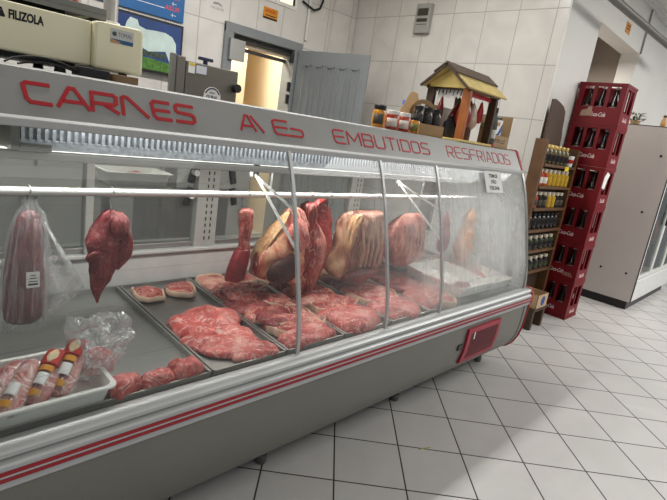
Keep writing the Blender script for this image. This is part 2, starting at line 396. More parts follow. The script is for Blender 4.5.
# corridor seen through the doorway
b = MB(); b.box((2.2, 5.5, 0), (4.4, 5.56, 2.6)); struct(b.build('wall_corridor_end', PEACH, smooth=0), 'peach painted corridor wall')
b = MB(); b.box((3.84, 4.21, 0), (3.85, 5.5, 2.6)); b2 = MB().box((2.2, 4.21, 0), (2.5, 5.4, 2.6))
struct(b.build('wall_corridor_right', PEACH, smooth=0), 'peach painted corridor side wall')
PEACH2 = mat('pale peach wall paint', lin(242, 226, 196), 0.7, var=0.03, scale=2)
struct(MB().box((2.2, 4.9, 0), (3.47, 5.49, 2.6)).build('wall_corridor_left', PEACH2, smooth=0), 'paler corridor wall just inside the doorway')

# doorway: frame (structure) and the leaf swung into the room
b = MB()
b.box((DX0 - 0.06, YW - 0.03, 0), (DX0 + 0.03, YW + 0.15, DZ + 0.03)); b.box((DX1 - 0.03, YW - 0.03, 0), (DX1 + 0.06, YW + 0.15, DZ + 0.03))
b.box((DX0 - 0.06, YW - 0.031, DZ - 0.03), (DX1 + 0.06, YW + 0.15, DZ + 0.05))
df = struct(b.build('door_1', DGREY, None, 0.004, smooth=0), 'grey steel door frame in the tiled wall')
DARKG = mat('dark lintel strip', lin(66, 64, 62), 0.6)
b = MB().box((DX0 + 0.03, YW + 0.03, DZ - 0.075), (DX1 - 0.03, YW + 0.06, DZ - 0.031)).box((DX0 + 0.03, YW + 0.10, DZ - 0.15), (DX1 - 0.03, YW + 0.13, DZ - 0.12)); b.build('curtain_rail', DARKG, df, smooth=0)
MB().box((DX0 + 0.031, YW + 0.065, DZ - 0.11), (DX1 - 0.031, YW + 0.095, DZ - 0.031)).build('lintel_board', mat('pale lintel board', lin(196, 178, 156), 0.6), df, smooth=0)
b = MB().box((DX0 - 0.02, YW - 0.06, DZ - 0.26), (DX0 + 0.14, YW - 0.032, DZ - 0.08)); b.build('strike_plate', STEEL, df, 0.003, smooth=0)
for z in (2.0, 1.72, 1.6):
    MB().cyl((DX1 - 0.05, YW - 0.012, z - 0.045), (DX1 - 0.05, YW - 0.012, z + 0.045), 0.018, 10).build('hinge', BLACK, df)
ang = R_(-77)     # swung out past square
lf = thing('door_leaf', 'grey ribbed metal door leaf standing open beside the bright doorway', 'door', (DX1 + 0.02, YW - 0.04, 0.02), (0, 0, -R_(77)))
W, HT = 0.80, 2.06
b = MB().box((0, -0.018, 0), (W, 0.018, HT))
b.build('door_panel', DGREY, lf, 0.003, smooth=0, world=False)
b = MB()
for side in (-1, 1):
    y = side * 0.018
    for zz0, zz1 in ((1.1, HT - 0.13), (0.12, 1.0)):
        for k in range(5):
            x = 0.085 + k * 0.135
            b.box((x, y - 0.014, zz0), (x + 0.016, y + 0.014, zz1)); b.box((x + 0.073, y - 0.014, zz0), (x + 0.089, y + 0.014, zz1)); b.box((x, y - 0.014, zz1 - 0.016), (x + 0.089, y + 0.014, zz1))
b.build('moulding', DGREY, lf, 0.002, smooth=0, world=False)
MB().cyl((W - 0.06, 0.02, 1.0), (W - 0.06, 0.07, 1.0), 0.012).cyl((W - 0.06, 0.065, 1.0), (W - 0.18, 0.065, 1.0), 0.009).build('handle', STEEL, lf, world=False)

# glass-block window
wn = MB().box((WX0, YW - 0.012, WZ0 - 0.03), (WX1 + 0.02, YW + 0.1, WZ0)).box((WX0, YW - 0.012, WZ1), (WX1, YW + 0.1, WZ1 + 0.02)).box((WX1, YW - 0.012, WZ0), (WX1 + 0.02, YW + 0.1, WZ1)).box((WX0 - 0.02, YW - 0.012, WZ0), (WX0, YW + 0.1, WZ1)).build('window_1', WHITE_M, None, smooth=0)
struct(wn, 'small lit window of square glass blocks above the doorway')
PANE = mat('lit glass block', lin(250, 236, 206), 0.3, emit=0.9, var=0.08, scale=20)
b = MB(); n = 5; sx = (WX1 - WX0) / n
for i in range(n):
    for j in range(3):
        zc = (WZ1 - WZ0) / 3
        b.box((WX0 + i * sx + 0.008, YW + 0.02, WZ0 + j * zc + 0.008), (WX0 + (i + 1) * sx - 0.008, YW + 0.08, WZ0 + (j + 1) * zc - 0.008))
b.build('pane', PANE, wn, 0.004, smooth=0)
MB().box((WX0, YW + 0.03, WZ0), (WX1, YW + 0.07, WZ1)).build('mortar', mat('window mortar', lin(150, 140, 120), 0.8), wn, smooth=0)

# ------------------------------------------------------------------ the meat counter
X0, X1 = -0.35, 3.20
DCK = lambda y: 0.555 + 0.0685 * (y - 1.2)
TILT = math.atan(0.0685)
ct = thing('display_counter', 'long grey refrigerated meat counter with curved glass front and red lettering', 'display counter', (1.5, 1.7, 0))
prof = [(1.150, 0.475), (1.150, 0.42), (1.152, 0.36), (1.157, 0.30), (1.170, 0.240), (1.196, 0.182), (1.232, 0.142), (1.28, 0.116), (1.34, 0.104)]
MB().prism(prof + [(2.12, 0.104), (2.12, 0.475)], X0, X1 - 0.05).build('lower_panel', mat('grey lower panel', lin(122, 121, 114), 0.42, 0.2, 0.04, 4), ct, smooth=40)
MB().prism([(y - 0.004, z) for y, z in prof] + [(2.124, 0.102), (2.124, 0.56), (1.2, 0.56)], X1 - 0.05, X1).build('end_panel', mat('grey end panel', lin(128, 130, 124), 0.42, 0.1, 0.04, 4), ct, smooth=40)
MB().tube([(X1 - 0.002, y - 0.006, z) for y, z in prof], 0.006, 8).build('edge_trim', RED, ct)
# bumper: two rolls with red stripes between
bp = [(1.20, 0.566), (1.176, 0.570), (1.158, 0.565), (1.149, 0.555), (1.149, 0.544), (1.157, 0.538), (1.146, 0.534), (1.138, 0.527), (1.136, 0.518), (1.136, 0.489), (1.144, 0.484), (1.139, 0.478), (1.139, 0.470), (1.146, 0.463), (1.156, 0.460), (1.20, 0.460)]
MB().prism(bp, X0, X1 + 0.004).build('bumper', ALU, ct, smooth=40)
MB().box((X0, 1.1338, 0.5075), (X1, 1.1375, 0.5175)).build('stripe', REDD, ct, smooth=0)
MB().box((X0, 1.1338, 0.4905), (X1, 1.1375, 0.4995)).build('stripe', REDD, ct, smooth=0)
b = MB().prism([(1.205, 0.572), (1.17, 0.575), (1.146, 0.56), (1.134, 0.53), (1.13, 0.5), (1.134, 0.47), (1.15, 0.46), (1.205, 0.46)], X1 + 0.004, X1 + 0.03)
b.build('bumper_end_cap', mat('faded red plastic', lin(190, 92, 84), 0.45), ct, 0.006)
# canopy with the lettered band
P0, P1 = Vector((1.379, 1.285)), Vector((1.453, 1.410))
can = [(1.379, 1.285), (1.453, 1.410), (1.462, 1.415), (2.06, 1.415), (2.06, 1.385), (1.50, 1.385), (1.415, 1.285)]
MB().prism(can, X0, X1 - 0.03).build('canopy', GREY_B, ct, 0.003, smooth=30)
MB().prism([(1.372, 1.274), (1.371, 1.292), (1.3835, 1.301), (1.388, 1.298), (1.40, 1.274)], X0, X1 - 0.02).build('canopy_lip', mat('pale grey lip', lin(184, 185, 184), 0.5, 0.1, 0.03), ct, 0.003, smooth=40)
b = MB().prism([(1.366, 1.268), (1.446, 1.413), (1.46, 1.422), (2.066, 1.422), (2.066, 1.378), (1.51, 1.378), (1.42, 1.268)], X1 - 0.03, X1)
b.build('canopy_end_cap', mat('worn red end cap', lin(170, 74, 74), 0.45), ct, 0.006)
BM = face((0, P0.x, P0.y), (1, 0, 0), (0, P1.x - P0.x, P1.y - P0.y))
GL = {
 'C': [[(1, .97), (.12, .97), (0, .86), (.06, .2), (.2, .03), (1, 0)]],
 'A': [[(0, 0), (.42, 1), (.58, 1), (1, 0)], [(.2, .3), (.8, .3)]],
 'R': [[(0, 0), (.06, .97), (.88, .97), (1, .86), (.96, .52), (.84, .42), (.04, .42)], [(.45, .42), (1, 0)]],
 'N': [[(0, 0), (.04, .92), (.14, 1), (.26, .96), (1, 0)]],
 'E': [[(1, 1), (.16, 1), (0, .86), (.04, .16), (.2, 0), (1, 0)], [(.02, .5), (.95, .5)]],
 'S': [[(1, 1), (.16, 1), (.03, .9), (.03, .64), (.16, .54), (.86, .48), (1, .38), (1, .12), (.86, 0), (0, 0)]],
 'V': [[(0, 1), (1, 0)]],
 's': [[(.1, .54), (.9, .5), (1, .4), (1, .12), (.86, 0), (0, 0)]],
 'M': [[(0, 0), (.02, 1), (.5, .3), (.98, 1), (1, 0)]],
 'B': [[(0, 0), (0, 1), (.84, 1), (.97, .88), (.97, .62), (.84, .52), (1, .4), (1, .12), (.86, 0), (0, 0)], [(0, .52), (.84, .52)]],
 'U': [[(0, 1), (0, .14), (.15, 0), (.85, 0), (1, .14), (1, 1)]],
 'T': [[(0, 1), (1, 1)], [(.5, 1), (.5, 0)]],
 'I': [[(.5, 0), (.5, 1)]],
 'D': [[(0, 0), (0, 1), (.82, 1), (1, .84), (1, .16), (.82, 0), (0, 0)]],
 'O': [[(.15, 0), (0, .14), (0, .86), (.15, 1), (.85, 1), (1, .86), (1, .14), (.85, 0), (.15, 0)]],
 'F': [[(0, 0), (0, .86), (.15, 1), (1, 1)], [(0, .5), (.9, .5)]],
}
def word(letters, w):
    for ch, x0, x1, v0, v1 in letters:
        mb = MB(); strokes(mb, GL[ch], BM @ Matrix.Translation((x0, v0, 0.0004)), x1 - x0, v1 - v0, w)
        mb.build('letter', RED, ct, smooth=0)
V0, V1 = 0.054, 0.108
word([('C', .371, .428, V0, V1), ('A', .444, .519, V0, V1), ('R', .527, .595, V0, V1), ('N', .609, .680, V0, V1), ('E', .697, .751, V0, V1), ('S', .769, .829, V0, V1)], 0.0105)
word([('A', 1.000, 1.062, V0, V1), ('V', 1.05, 1.095, V0, V1), ('E', 1.143, 1.211, V0, V1), ('s', 1.218, 1.281, V0, V1)], 0.008)
def spread(s, x0, x1, v0, v1, gap=0.02):
    ws = [{'I': 0.15, 'M': 1.25}.get(c, 1.0) for c in s]; unit = (x1 - x0 - gap * (len(s) - 1)) / sum(ws); out = []; x = x0
    for c, k in zip(s, ws): out.append((c, x, x + unit * k, v0, v1)); x += unit * k + gap
    return out
word(spread('EMBUTIDOS', 1.449, 2.128, 0.05, 0.106, 0.018), 0.0072)
word(spread('RESFRIADOS', 2.299, 3.034, 0.05, 0.112, 0.018), 0.0062)
# cold-air comb under the canopy
b = MB()
k = 0.385
while k < 3.10:
    b.box((k, 1.495, 1.232), (k + 0.008, 1.505, 1.290)); k += 0.0185
b.build('air_comb', GALV, ct, smooth=0)
MB().box((0.38, 1.50, 1.208), (3.11, 1.62, 1.236)).box((0.38, 1.512, 1.236), (3.11, 1.62, 1.300)).build('comb_housing', GALV, ct, 0.002, smooth=0)
MB().box((0.36, 1.49, 1.205), (0.38, 1.63, 1.30)).box((0.38, 1.487, 1.208), (0.455, 1.50, 1.224)).build('comb_bracket', STEEL_D, ct, smooth=0)
MB().box((X0, 1.50, 1.180), (3.11, 1.535, 1.203)).box((X0, 1.62, 1.192), (3.11, 1.64, 1.30)).build('lamp_channel', mat('grey channel', lin(170, 168, 162), 0.5, 0.2), ct, 0.004, smooth=0)
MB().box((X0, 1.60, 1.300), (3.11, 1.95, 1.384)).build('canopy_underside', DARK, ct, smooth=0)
MB().cyl((0.30, 1.575, 1.192), (3.0, 1.575, 1.192), 0.011, 12).build('lamp_tube', TUBE, ct)
# curved front glass
gp = [(1.383, 1.290), (1.356, 1.23), (1.330, 1.16), (1.304, 1.08), (1.281, 1.0), (1.262, 0.93), (1.240, 0.84), (1.222, 0.77), (1.206, 0.70), (1.196, 0.635), (1.190, 0.566)]
RIBS = (1.19, 1.71, 2.15)
es = [X0] + list(RIBS) + [X1 - 0.045]
for a_, c_ in zip(es[:-1], es[1:]): MB().ribbon(gp, 0.006, a_ + 0.004, c_ - 0.004).build('glass_pane', GLASS, ct, smooth=50)
for x in RIBS: MB().ribbon([(y - 0.001, z) for y, z in gp], 0.011, x - 0.007, x + 0.007).build('glass_joint', ALU, ct, smooth=50)
MB().ribbon(gp, 0.016, X1 - 0.045, X1 - 0.022).build('end_post', STEEL, ct, smooth=50)
MB().prism([(y + 0.004, z) for y, z in gp] + [(1.95, 0.566), (1.95, 1.28)], X1 - 0.04, X1 - 0.034).build('end_pane', GLASS, ct, smooth=0)
for x, yh in ((1.20, 1.575), (2.155, 1.60), (3.10, 1.56)):
    b = MB().cyl((x, yh, 1.165), (x, 1.312, 1.072), 0.0055, 8).cyl((x + 0.006, yh, 1.165), (x + 0.006, 1.268, 0.922), 0.0055, 8)
    b.build('support_rod', WHITE_M, ct)
    MB().box((x - 0.012, yh - 0.012, 1.152), (x + 0.018, yh + 0.012, 1.205)).build('rod_hub', STEEL_D, ct, 0.002, smooth=0)
# hanging rail
MB().cyl((X0 + 0.02, 1.60, 1.078), (X1 - 0.05, 1.60, 1.078), 0.0125, 14).build('hanging_rail', brushed('rail steel', lin(214, 214, 210), 0.32, (1, 50, 50), 0.5), ct)
for x in (-0.2, 1.33, 2.45):
    MB().cyl((x, 1.625, 1.082), (x, 1.625, 1.30), 0.006, 8).box((x - 0.008, 1.60, 1.074), (x + 0.008, 1.631, 1.086)).build('rail_hanger', STEEL, ct)
# floor of the display, back strip, rear sliding windows
MB().prism([(1.197, 0.48), (1.195, DCK(1.195) - 0.004), (1.97, DCK(1.97) - 0.004), (1.97, 0.48)], X0, X1 - 0.05).build('display_deck', STEEL_D, ct, smooth=0)
MB().box((X0, 1.955, 0.596), (X1 - 0.05, 2.0, 0.765)).box((X0, 1.935, 0.752), (X1 - 0.05, 2.0, 0.768)).build('back_strip', mat('white back strip', lin(205, 206, 202), 0.4, 0.1), ct, 0.003, smooth=0)
MB().box((X0, 1.96, 0.768), (X1 - 0.05, 1.995, 0.792)).box((X0, 1.96, 1.27), (X1 - 0.05, 1.995, 1.39)).build('window_track', STEEL, ct, 0.003, smooth=0)
b = MB().box((X0, 2.0, 0.475), (X1 - 0.05, 2.12, 0.765)).box((X0, 2.0, 0.765), (X0 + 0.05, 2.12, 1.30)).box((X1 - 0.09, 1.96, 0.765), (X1 - 0.05, 2.06, 1.39)); b.build('rear_frame', STEEL_D, ct, smooth=0)
for x0, x1 in ((0.715, 0.745), (1.188, 1.298), (2.2, 2.3)):
    b = MB().box((x0, 1.945, 0.768), (x1, 1.99, 1.30)); b.build('upright', mat('pale upright', lin(186, 186, 180), 0.45, 0.2), ct, 0.003, smooth=0)
for x0 in (1.205, 2.215):
    b = MB()
    for z in [0.80 + 0.03 * i for i in range(16)]:
        for dx in (0.030, 0.056): b.box((x0 + dx, 1.9435, z), (x0 + dx + 0.006, 1.9455, z + 0.016))
    b.build('slot_row', DARK, ct, smooth=0)
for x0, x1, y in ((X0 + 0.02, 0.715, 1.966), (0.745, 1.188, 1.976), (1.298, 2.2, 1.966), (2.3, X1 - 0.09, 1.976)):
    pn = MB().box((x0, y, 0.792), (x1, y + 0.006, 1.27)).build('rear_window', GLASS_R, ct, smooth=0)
for x, s in ((1.155, 1), (1.375, -1)):
    for z in (1.10, 1.0):
        M_ = Matrix.Translation((x + (z - 1.05) * 0.15 * s, 1.955, z)) @ Matrix.Rotation(s * R_(14), 4, 'Y')
        lt = MB().box((-0.016, -0.008, -0.042), (0.016, 0.008, 0.042), M_).build('latch', BLACK, ct, 0.006, smooth=0)
        if s > 0: MB().cyl((x + (z - 1.05) * 0.15, 1.948, z + 0.008), (x + (z - 1.05) * 0.15, 1.922, z + 0.008), 0.014, 14).build('latch_knob', WHITE, lt)
# ventilation grille following the belly, switch, feet
def belly(z):
    for (y0, z0), (y1, z1) in zip(prof[:-1], prof[1:]):
        if z1 <= z <= z0: return y0 + (y1 - y0) * (z0 - z) / (z0 - z1)
    return 1.15
GX0, GX1, GZ0, GZ1 = 2.425, 2.81, 0.226, 0.440
zs = [GZ1 + (GZ0 - GZ1) * i / 16 for i in range(17)]
path = [(belly(z) - 0.007, z) for z in zs]
b = MB().ribbon(path, 0.012, GX0, GX0 + 0.035).ribbon(path, 0.012, GX1 - 0.03, GX1).ribbon(path[:3], 0.012, GX0 + 0.035, GX1 - 0.03).ribbon(path[-3:], 0.012, GX0 + 0.035, GX1 - 0.03)
gr = b.build('vent_grille', mat('red grille plastic', lin(170, 40, 62), 0.45), ct, smooth=40)
MB().ribbon([(y + 0.004, z) for y, z in path[2:-2]], 0.004, GX0 + 0.035, GX1 - 0.03).build('vent_opening', DARK, gr, smooth=40)
b = MB()
for i in range(15):
    z = path[2][1] + (path[-3][1] - path[2][1]) * (i + 0.5) / 15; y = belly(z) - 0.008
    b.box((GX0 + 0.035, y - 0.004, z - 0.003), (GX1 - 0.03, y + 0.004, z + 0.003))
b.build('slat', mat('dark red slats', lin(112, 40, 50), 0.5), gr, smooth=0)
MB().box((GX0 + 0.07, belly(0.37) - 0.014, 0.37), (GX0 + 0.082, belly(0.37) - 0.010, 0.412)).build('tag', PAPER, gr, smooth=0)
MB().box((2.355, belly(0.34) - 0.008, 0.325), (2.405, belly(0.34) + 0.01, 0.358)).build('switch', BLACK, ct, 0.004, smooth=0)
for x in (-0.2, 1.222, 2.14, 3.08):
    for y in (1.345, 1.98):
        ft = MB().lathe([(0.022, 0), (0.024, 0.004), (0.024, 0.04), (0.015, 0.046), (0.015, 0.106)], 14, Matrix.Translation((x, y, 0))).build('foot', mat('grey steel foot', lin(104, 106, 102), 0.4, 0.5), ct)

# ------------------------------------------------------------------ meat shaping
def slab(name, label, rx, ry, h, loc, rotz, m, seed, group=None, rim=0.0, cat='meat', lump=0.25, tilt=TILT, arc=(0, 2 * PI), sup=2.6, fold=0.0, roll=0.0):
    """a flat cut lying down: uneven outline, domed edge, wavy top; optional fat rim as a part"""
    rs = random.Random(seed); nA, nR = 56, 13; off = Vector((rs.random() * 30, rs.random() * 30, 0))
    def rad(t):
        c, s = abs(math.cos(t)), abs(math.sin(t)); r = (c ** sup + s ** sup) ** (-1 / sup)
        return r * (1 + lump * 0.9 * noise.noise(Vector((math.cos(t) * 1.3, math.sin(t) * 1.3, 0)) + off) + lump * 0.3 * noise.noise(Vector((math.cos(t) * 3.6, math.sin(t) * 3.6, 5)) + off))
    def top(x, y, p):
        w = noise.noise(Vector((x * 16, y * 16, 2)) + off) * 0.22 + noise.noise(Vector((x * 45, y * 45, 7)) + off) * 0.1
        wv = fold * (math.sin((x / rx * 1.4 + y / ry * 1.9) * 3.0 + seed + 2.2 * noise.noise(Vector((x * 12, y * 12, 4)) + off)) + 0.9 - 2.6 * abs(noise.noise(Vector((x * 14, y * 26, 9)) + off)))
        return h * max(0.05, (1 - p ** 5) ** 0.5 * (0.9 + w + wv) + 0.04)
    rows = []
    for k in range(nR + 1):
        p = k / nR; p = 1 - (1 - p) ** 1.6
        rows.append([(rx * rad(t) * p * math.cos(t), ry * rad(t) * p * math.sin(t), p) for t in [2 * PI * i / nA for i in range(nA)]])
    mb = MB(); vs = []; fs = []
    vs.append((0, 0, top(0, 0, 0)))
    for row in rows[1:]: vs += [(x, y, top(x, y, p)) for x, y, p in row]
    for i in range(nA): fs.append((0, 1 + i, 1 + (i + 1) % nA))
    for k in range(nR - 1):
        for i in range(nA):
            a_ = 1 + k * nA + i; b_ = 1 + k * nA + (i + 1) % nA; fs.append((a_, a_ + nA, b_ + nA, b_))
    o = len(vs); last = 1 + (nR - 1) * nA
    vs += [(x * 0.97, y * 0.97, 0.0) for x, y, p in rows[-1]]
    for i in range(nA): fs.append((last + i, o + i, o + (i + 1) % nA, last + (i + 1) % nA))
    fs.append(tuple(o + i for i in range(nA - 1, -1, -1)))
    mb.add(vs, fs)
    if rim:
        root = thing(name, label, cat, loc, (tilt, roll, rotz), group)
        mb.build('muscle', m, root, smooth=60, world=False, subsurf=1)
        n = 30; rr = []
        for i in range(n + 1):
            t = arc[0] + (arc[1] - arc[0]) * i / n; w = rim * (0.35 + 0.65 * math.sin(PI * i / n)) * (1 + 0.3 * noise.noise(Vector((i * 0.4, seed, 0))))
            r_ = rad(t); c, s = math.cos(t), math.sin(t)
            def q(f, z): return (rx * r_ * c + c * f, ry * r_ * s + s * f, z)
            rr.append([q(-w * 1.3, h * 0.6), q(-w * 0.9, h * 1.0), q(-w * 0.2, h * 0.98), q(w * 0.4, h * 0.6), q(w * 0.4, h * 0.15), q(0, 0.001), q(-w, 0.001)])
        MB().rings(rr).build('fat_rim', BONE, root, smooth=60, world=False, subsurf=1)
        return root
    o = mb.build(name, m, None, smooth=60, world=False, subsurf=1)
    o.location = loc; o.rotation_euler = (tilt, roll, rotz)
    return tag(o, label, cat, group)

def catmull(rows, n):
    out = []
    m = len(rows)
    for i in range(m - 1):
        p0, p1, p2, p3 = rows[max(0, i - 1)], rows[i], rows[i + 1], rows[min(m - 1, i + 2)]
        for k in range(n):
            t = k / n
            out.append([0.5 * (2 * b_ + (c_ - a_) * t + (2 * a_ - 5 * b_ + 4 * c_ - d_) * t * t + (-a_ + 3 * b_ - 3 * c_ + d_) * t ** 3) for a_, b_, c_, d_ in zip(p0, p1, p2, p3)])
    out.append(list(rows[-1])); return out
def loft(rows, seed, amp=0.006, freq=14, nA=36, n=5, crease=0.0, big=0.0):
    """upright lump from sections (z, centre x, centre y, half width x, half depth y)"""
    mb = MB(); rr = []; off = Vector((seed * 3.1, seed * 1.7, 0))
    for z, cx, cy, rx, ry in catmull(rows, n):
        rx = max(rx, 0.002); ry = max(ry, 0.002); ring = []
        for i in range(nA):
            t = 2 * PI * i / nA
            d = amp * (noise.noise(Vector((math.cos(t) * 1.2, math.sin(t) * 1.2, z * freq)) + off) + 0.5 * noise.noise(Vector((math.cos(t) * 3, math.sin(t) * 3, z * freq * 2.5)) + off))
            d += big * (noise.noise(Vector((math.cos(t) * 0.9, math.sin(t) * 0.9, z * 7)) + off * 2) + 0.6 * noise.noise(Vector((math.cos(t) * 2.2, math.sin(t) * 2.2, z * 16)) + off * 3))
            d -= crease * max(0, math.cos(3 * t + z * 9 + seed)) ** 4
            k = min(1.0, min(rx, ry) / 0.02)
            ring.append((cx + (rx + d * k) * math.cos(t), cy + (ry + d * k) * math.sin(t), z))
        rr.append(ring)
    return mb.rings(rr)

def s_hook(x, label, y=1.60, ztop=1.078, drop=0.075, group='hooks on the hanging rail', m=None):
    P = []
    r = 0.0165
    for i in range(9): t = PI * (1.15 - 1.15 * i / 8); P.append((0, r * math.cos(t), r * math.sin(t)))
    P.append((0, r * 0.95, -drop * 0.45)); P.append((0, 0.0, -drop * 0.8))
    for i in range(7): t = PI * (1.0 * i / 6); P.append((0, -0.010 + 0.010 * math.cos(t), -drop - 0.012 * math.sin(t)))
    o = MB().tube(P, 0.0026, 8).build('meat_hook', m or STEEL, None, world=False)
    o.location = (x, y, ztop)
    return tag(o, label, 'hook', group)

# ------------------------------------------------------------------ trays on the display deck
def meat_tray(x0, x1, label):
    xc, y0, y1 = (x0 + x1) / 2, 1.222, 1.945; w = (x1 - x0) / 2 - 0.003; L = y1 - y0; yc = (y0 + y1) / 2
    b = MB().box((-w, -L / 2, 0), (w, L / 2, 0.003))
    for a_, c_ in (((-w, -L / 2, 0), (-w + 0.008, L / 2, 0.022)), ((w - 0.008, -L / 2, 0), (w, L / 2, 0.022)), ((-w, -L / 2, 0), (w, -L / 2 + 0.006, 0.018)), ((-w, L / 2 - 0.006, 0), (w, L / 2, 0.022))): b.box(a_, c_)
    o = b.build('meat_tray', STEEL, None, smooth=0, world=False); o.location = (xc, yc, DCK(yc) - 0.003); o.rotation_euler = (TILT, 0, 0)
    return tag(o, label, 'tray', 'steel trays lining the display')
meat_tray(-0.10, 0.852, 'wide bare steel tray at the left, mostly empty behind the white plastic tray')
meat_tray(0.852, 1.167, 'steel tray with two fatty steaks at the back and a bare gap')
meat_tray(1.167, 1.482, 'steel tray covered with layered beef slices beneath the hanging shank')
meat_tray(1.482, 1.797, 'steel tray full of meat beneath the cut-open hanging forequarter')
meat_tray(1.797, 2.112, 'steel tray of red slices beneath the hanging rib carcass')
meat_tray(2.112, 2.43, 'steel tray of beef just left of the white plastic trays')
meat_tray(2.43, 3.12, 'steel tray at the right end carrying the white plastic trays')

def cut(x, y, rx, ry, h, rotz, m, seed, label, rim=0.0, arc=(0, PI), lift=0.0, name='meat_slab', lump=0.25, fold=0.0, group='meat laid out on the trays', sup=2.6, roll=0.0):
    return slab(name, label, rx, ry, h, (x, y, DCK(y) + 0.003 + lift), rotz, m, seed, group, rim, 'meat', lump, TILT, arc, sup, fold, roll)
# loose pieces at the front of the wide tray
cut(0.585, 1.262, 0.050, 0.034, 0.052, 0.3, BEEFP, 3, 'pink lump of beef against the right end of the white plastic tray', name='meat_piece', lump=0.5)
cut(0.682, 1.258, 0.058, 0.030, 0.040, 0.1, BEEFP, 5, 'flat pink beef piece, middle of three along the front of the wide tray', name='meat_piece', lump=0.5)
cut(0.785, 1.268, 0.052, 0.040, 0.048, -0.3, BEEFP, 8, 'veined pink beef piece at the right corner of the wide empty tray', name='meat_piece', lump=0.5)
# second tray
cut(0.935, 1.845, 0.064, 0.070, 0.024, 0.2, BEEFM, 11, 'fat-edged steak at the back of its tray, left of its pair', 0.011, (PI * 0.6, PI * 2.0), name='steak')
cut(1.080, 1.845, 0.064, 0.070, 0.026, -0.2, BEEFM, 12, 'fat-edged steak at the back of its tray, right of its pair', 0.011, (PI * 1.0, PI * 2.3), name='steak')
cut(1.020, 1.515, 0.140, 0.105, 0.042, 0.1, BEEFP, 14, 'thick folded slab behind the flat slabs in the tray with two steaks', lump=0.45, fold=0.14, sup=3.2)
cut(1.000, 1.385, 0.132, 0.120, 0.034, 0.1, BEEFP, 16, 'broad flat pink beef slab in the middle front of the tray with two steaks', lump=0.3, fold=0.12, sup=3.5)
cut(1.06, 1.280, 0.098, 0.056, 0.028, -0.05, BEEFP, 17, 'small pale slab at the front of the tray with two steaks', lump=0.3, sup=3.2, fold=0.1)
# third tray, layered slices
B = 'layered slices in the tray below the shank'
cut(1.255, 1.865, 0.074, 0.070, 0.03, 0.1, BEEFM, 21, 'short fatty cut at the back left of the layered slice tray', 0.009, (0, PI), group=B, lump=0.35)
cut(1.400, 1.860, 0.074, 0.072, 0.034, -0.2, BEEFM, 22, 'fatty cut at the back right of the layered slice tray, behind the shank', 0.008, (PI, 2 * PI), group=B, lump=0.35)
cut(1.325, 1.735, 0.142, 0.095, 0.032, 0.15, BEEFM, 23, 'wide marbled slice just below the hanging shank', group=B, fold=0.14, sup=3.2, lump=0.35)
cut(1.315, 1.600, 0.142, 0.100, 0.036, -0.1, BEEF, 24, 'dark folded slice in the middle of the layered slice tray', group=B, fold=0.2, sup=3.2, lump=0.35)
cut(1.330, 1.480, 0.142, 0.095, 0.036, 0.12, BEEFM, 25, 'brownish slice with white seams in front of the dark folded slice', 0.007, (PI * 1.0, 2 * PI), group=B, fold=0.22, sup=3.2, lump=0.35)
cut(1.335, 1.375, 0.140, 0.085, 0.036, -0.05, BEEFM, 26, 'curled marbled slice with a pale rim near the layered slice tray front', 0.008, (PI * 1.0, 2 * PI), group=B, fold=0.2, sup=3.2, lump=0.35)
cut(1.325, 1.282, 0.140, 0.058, 0.036, 0.02, BEEFP, 27, 'pale pink strip along the front edge of the layered slice tray', group=B, fold=0.1, sup=4, lump=0.3)
cut(1.27, 1.665, 0.075, 0.07, 0.022, 0.5, BEEFP, 28, 'small pale slice on top of the layers just in front of the shank', group=B, fold=0.2, lump=0.4, lift=0.026)
cut(1.39, 1.545, 0.075, 0.06, 0.022, -0.4, BEEFM, 29, 'small marbled slice on top of the layers beside the forequarter tray', 0.006, (PI, 2 * PI), group=B, fold=0.2, lump=0.4, lift=0.026)
cut(1.26, 1.43, 0.07, 0.06, 0.02, 0.3, BEEF, 30, 'small red slice on top of the layers beside the tray with two steaks', group=B, fold=0.2, lump=0.4, lift=0.026)
# fourth tray
B = 'cuts in the tray below the forequarter'
cut(1.635, 1.84, 0.142, 0.10, 0.04, 0.1, PORK, 31, 'pale fatty cut at the back of the tray under the forequarter', group=B, sup=3, lump=0.35, fold=0.1)
cut(1.635, 1.67, 0.143, 0.115, 0.036, -0.1, BEEF, 32, 'dark slice lying right under the forequarter', group=B, fold=0.16, sup=3.4, lump=0.35)
cut(1.642, 1.50, 0.143, 0.115, 0.038, 0.06, BEEFM, 33, 'marbled slice in the middle of the tray under the forequarter', 0.007, (PI, 2 * PI), group=B, fold=0.18, sup=3.4, lump=0.35)
cut(1.638, 1.330, 0.143, 0.106, 0.044, 0.0, BEEFP, 34, 'thick pink cut at the front of the tray under the forequarter', group=B, fold=0.1, sup=4, lump=0.28)
# fifth tray
B = 'cuts in the tray below the rib carcass'
cut(1.955, 1.84, 0.142, 0.10, 0.04, 0.05, PORK, 41, 'pale cut at the back of the tray under the rib carcass', group=B, sup=3, lump=0.35, fold=0.1)
cut(1.955, 1.67, 0.143, 0.115, 0.034, 0.1, BEEF, 42, 'dark slice under the rib carcass', group=B, fold=0.16, sup=3.4, lump=0.35)
cut(1.955, 1.50, 0.143, 0.115, 0.036, -0.05, BEEFM, 43, 'red slice in the middle of the tray under the rib carcass', 0.007, (PI, 2 * PI), group=B, fold=0.16, sup=3.4, lump=0.35)
cut(1.955, 1.330, 0.143, 0.106, 0.038, 0.0, BEEFP, 44, 'red slab at the front of the tray under the rib carcass', group=B, fold=0.12, sup=4, lump=0.28)
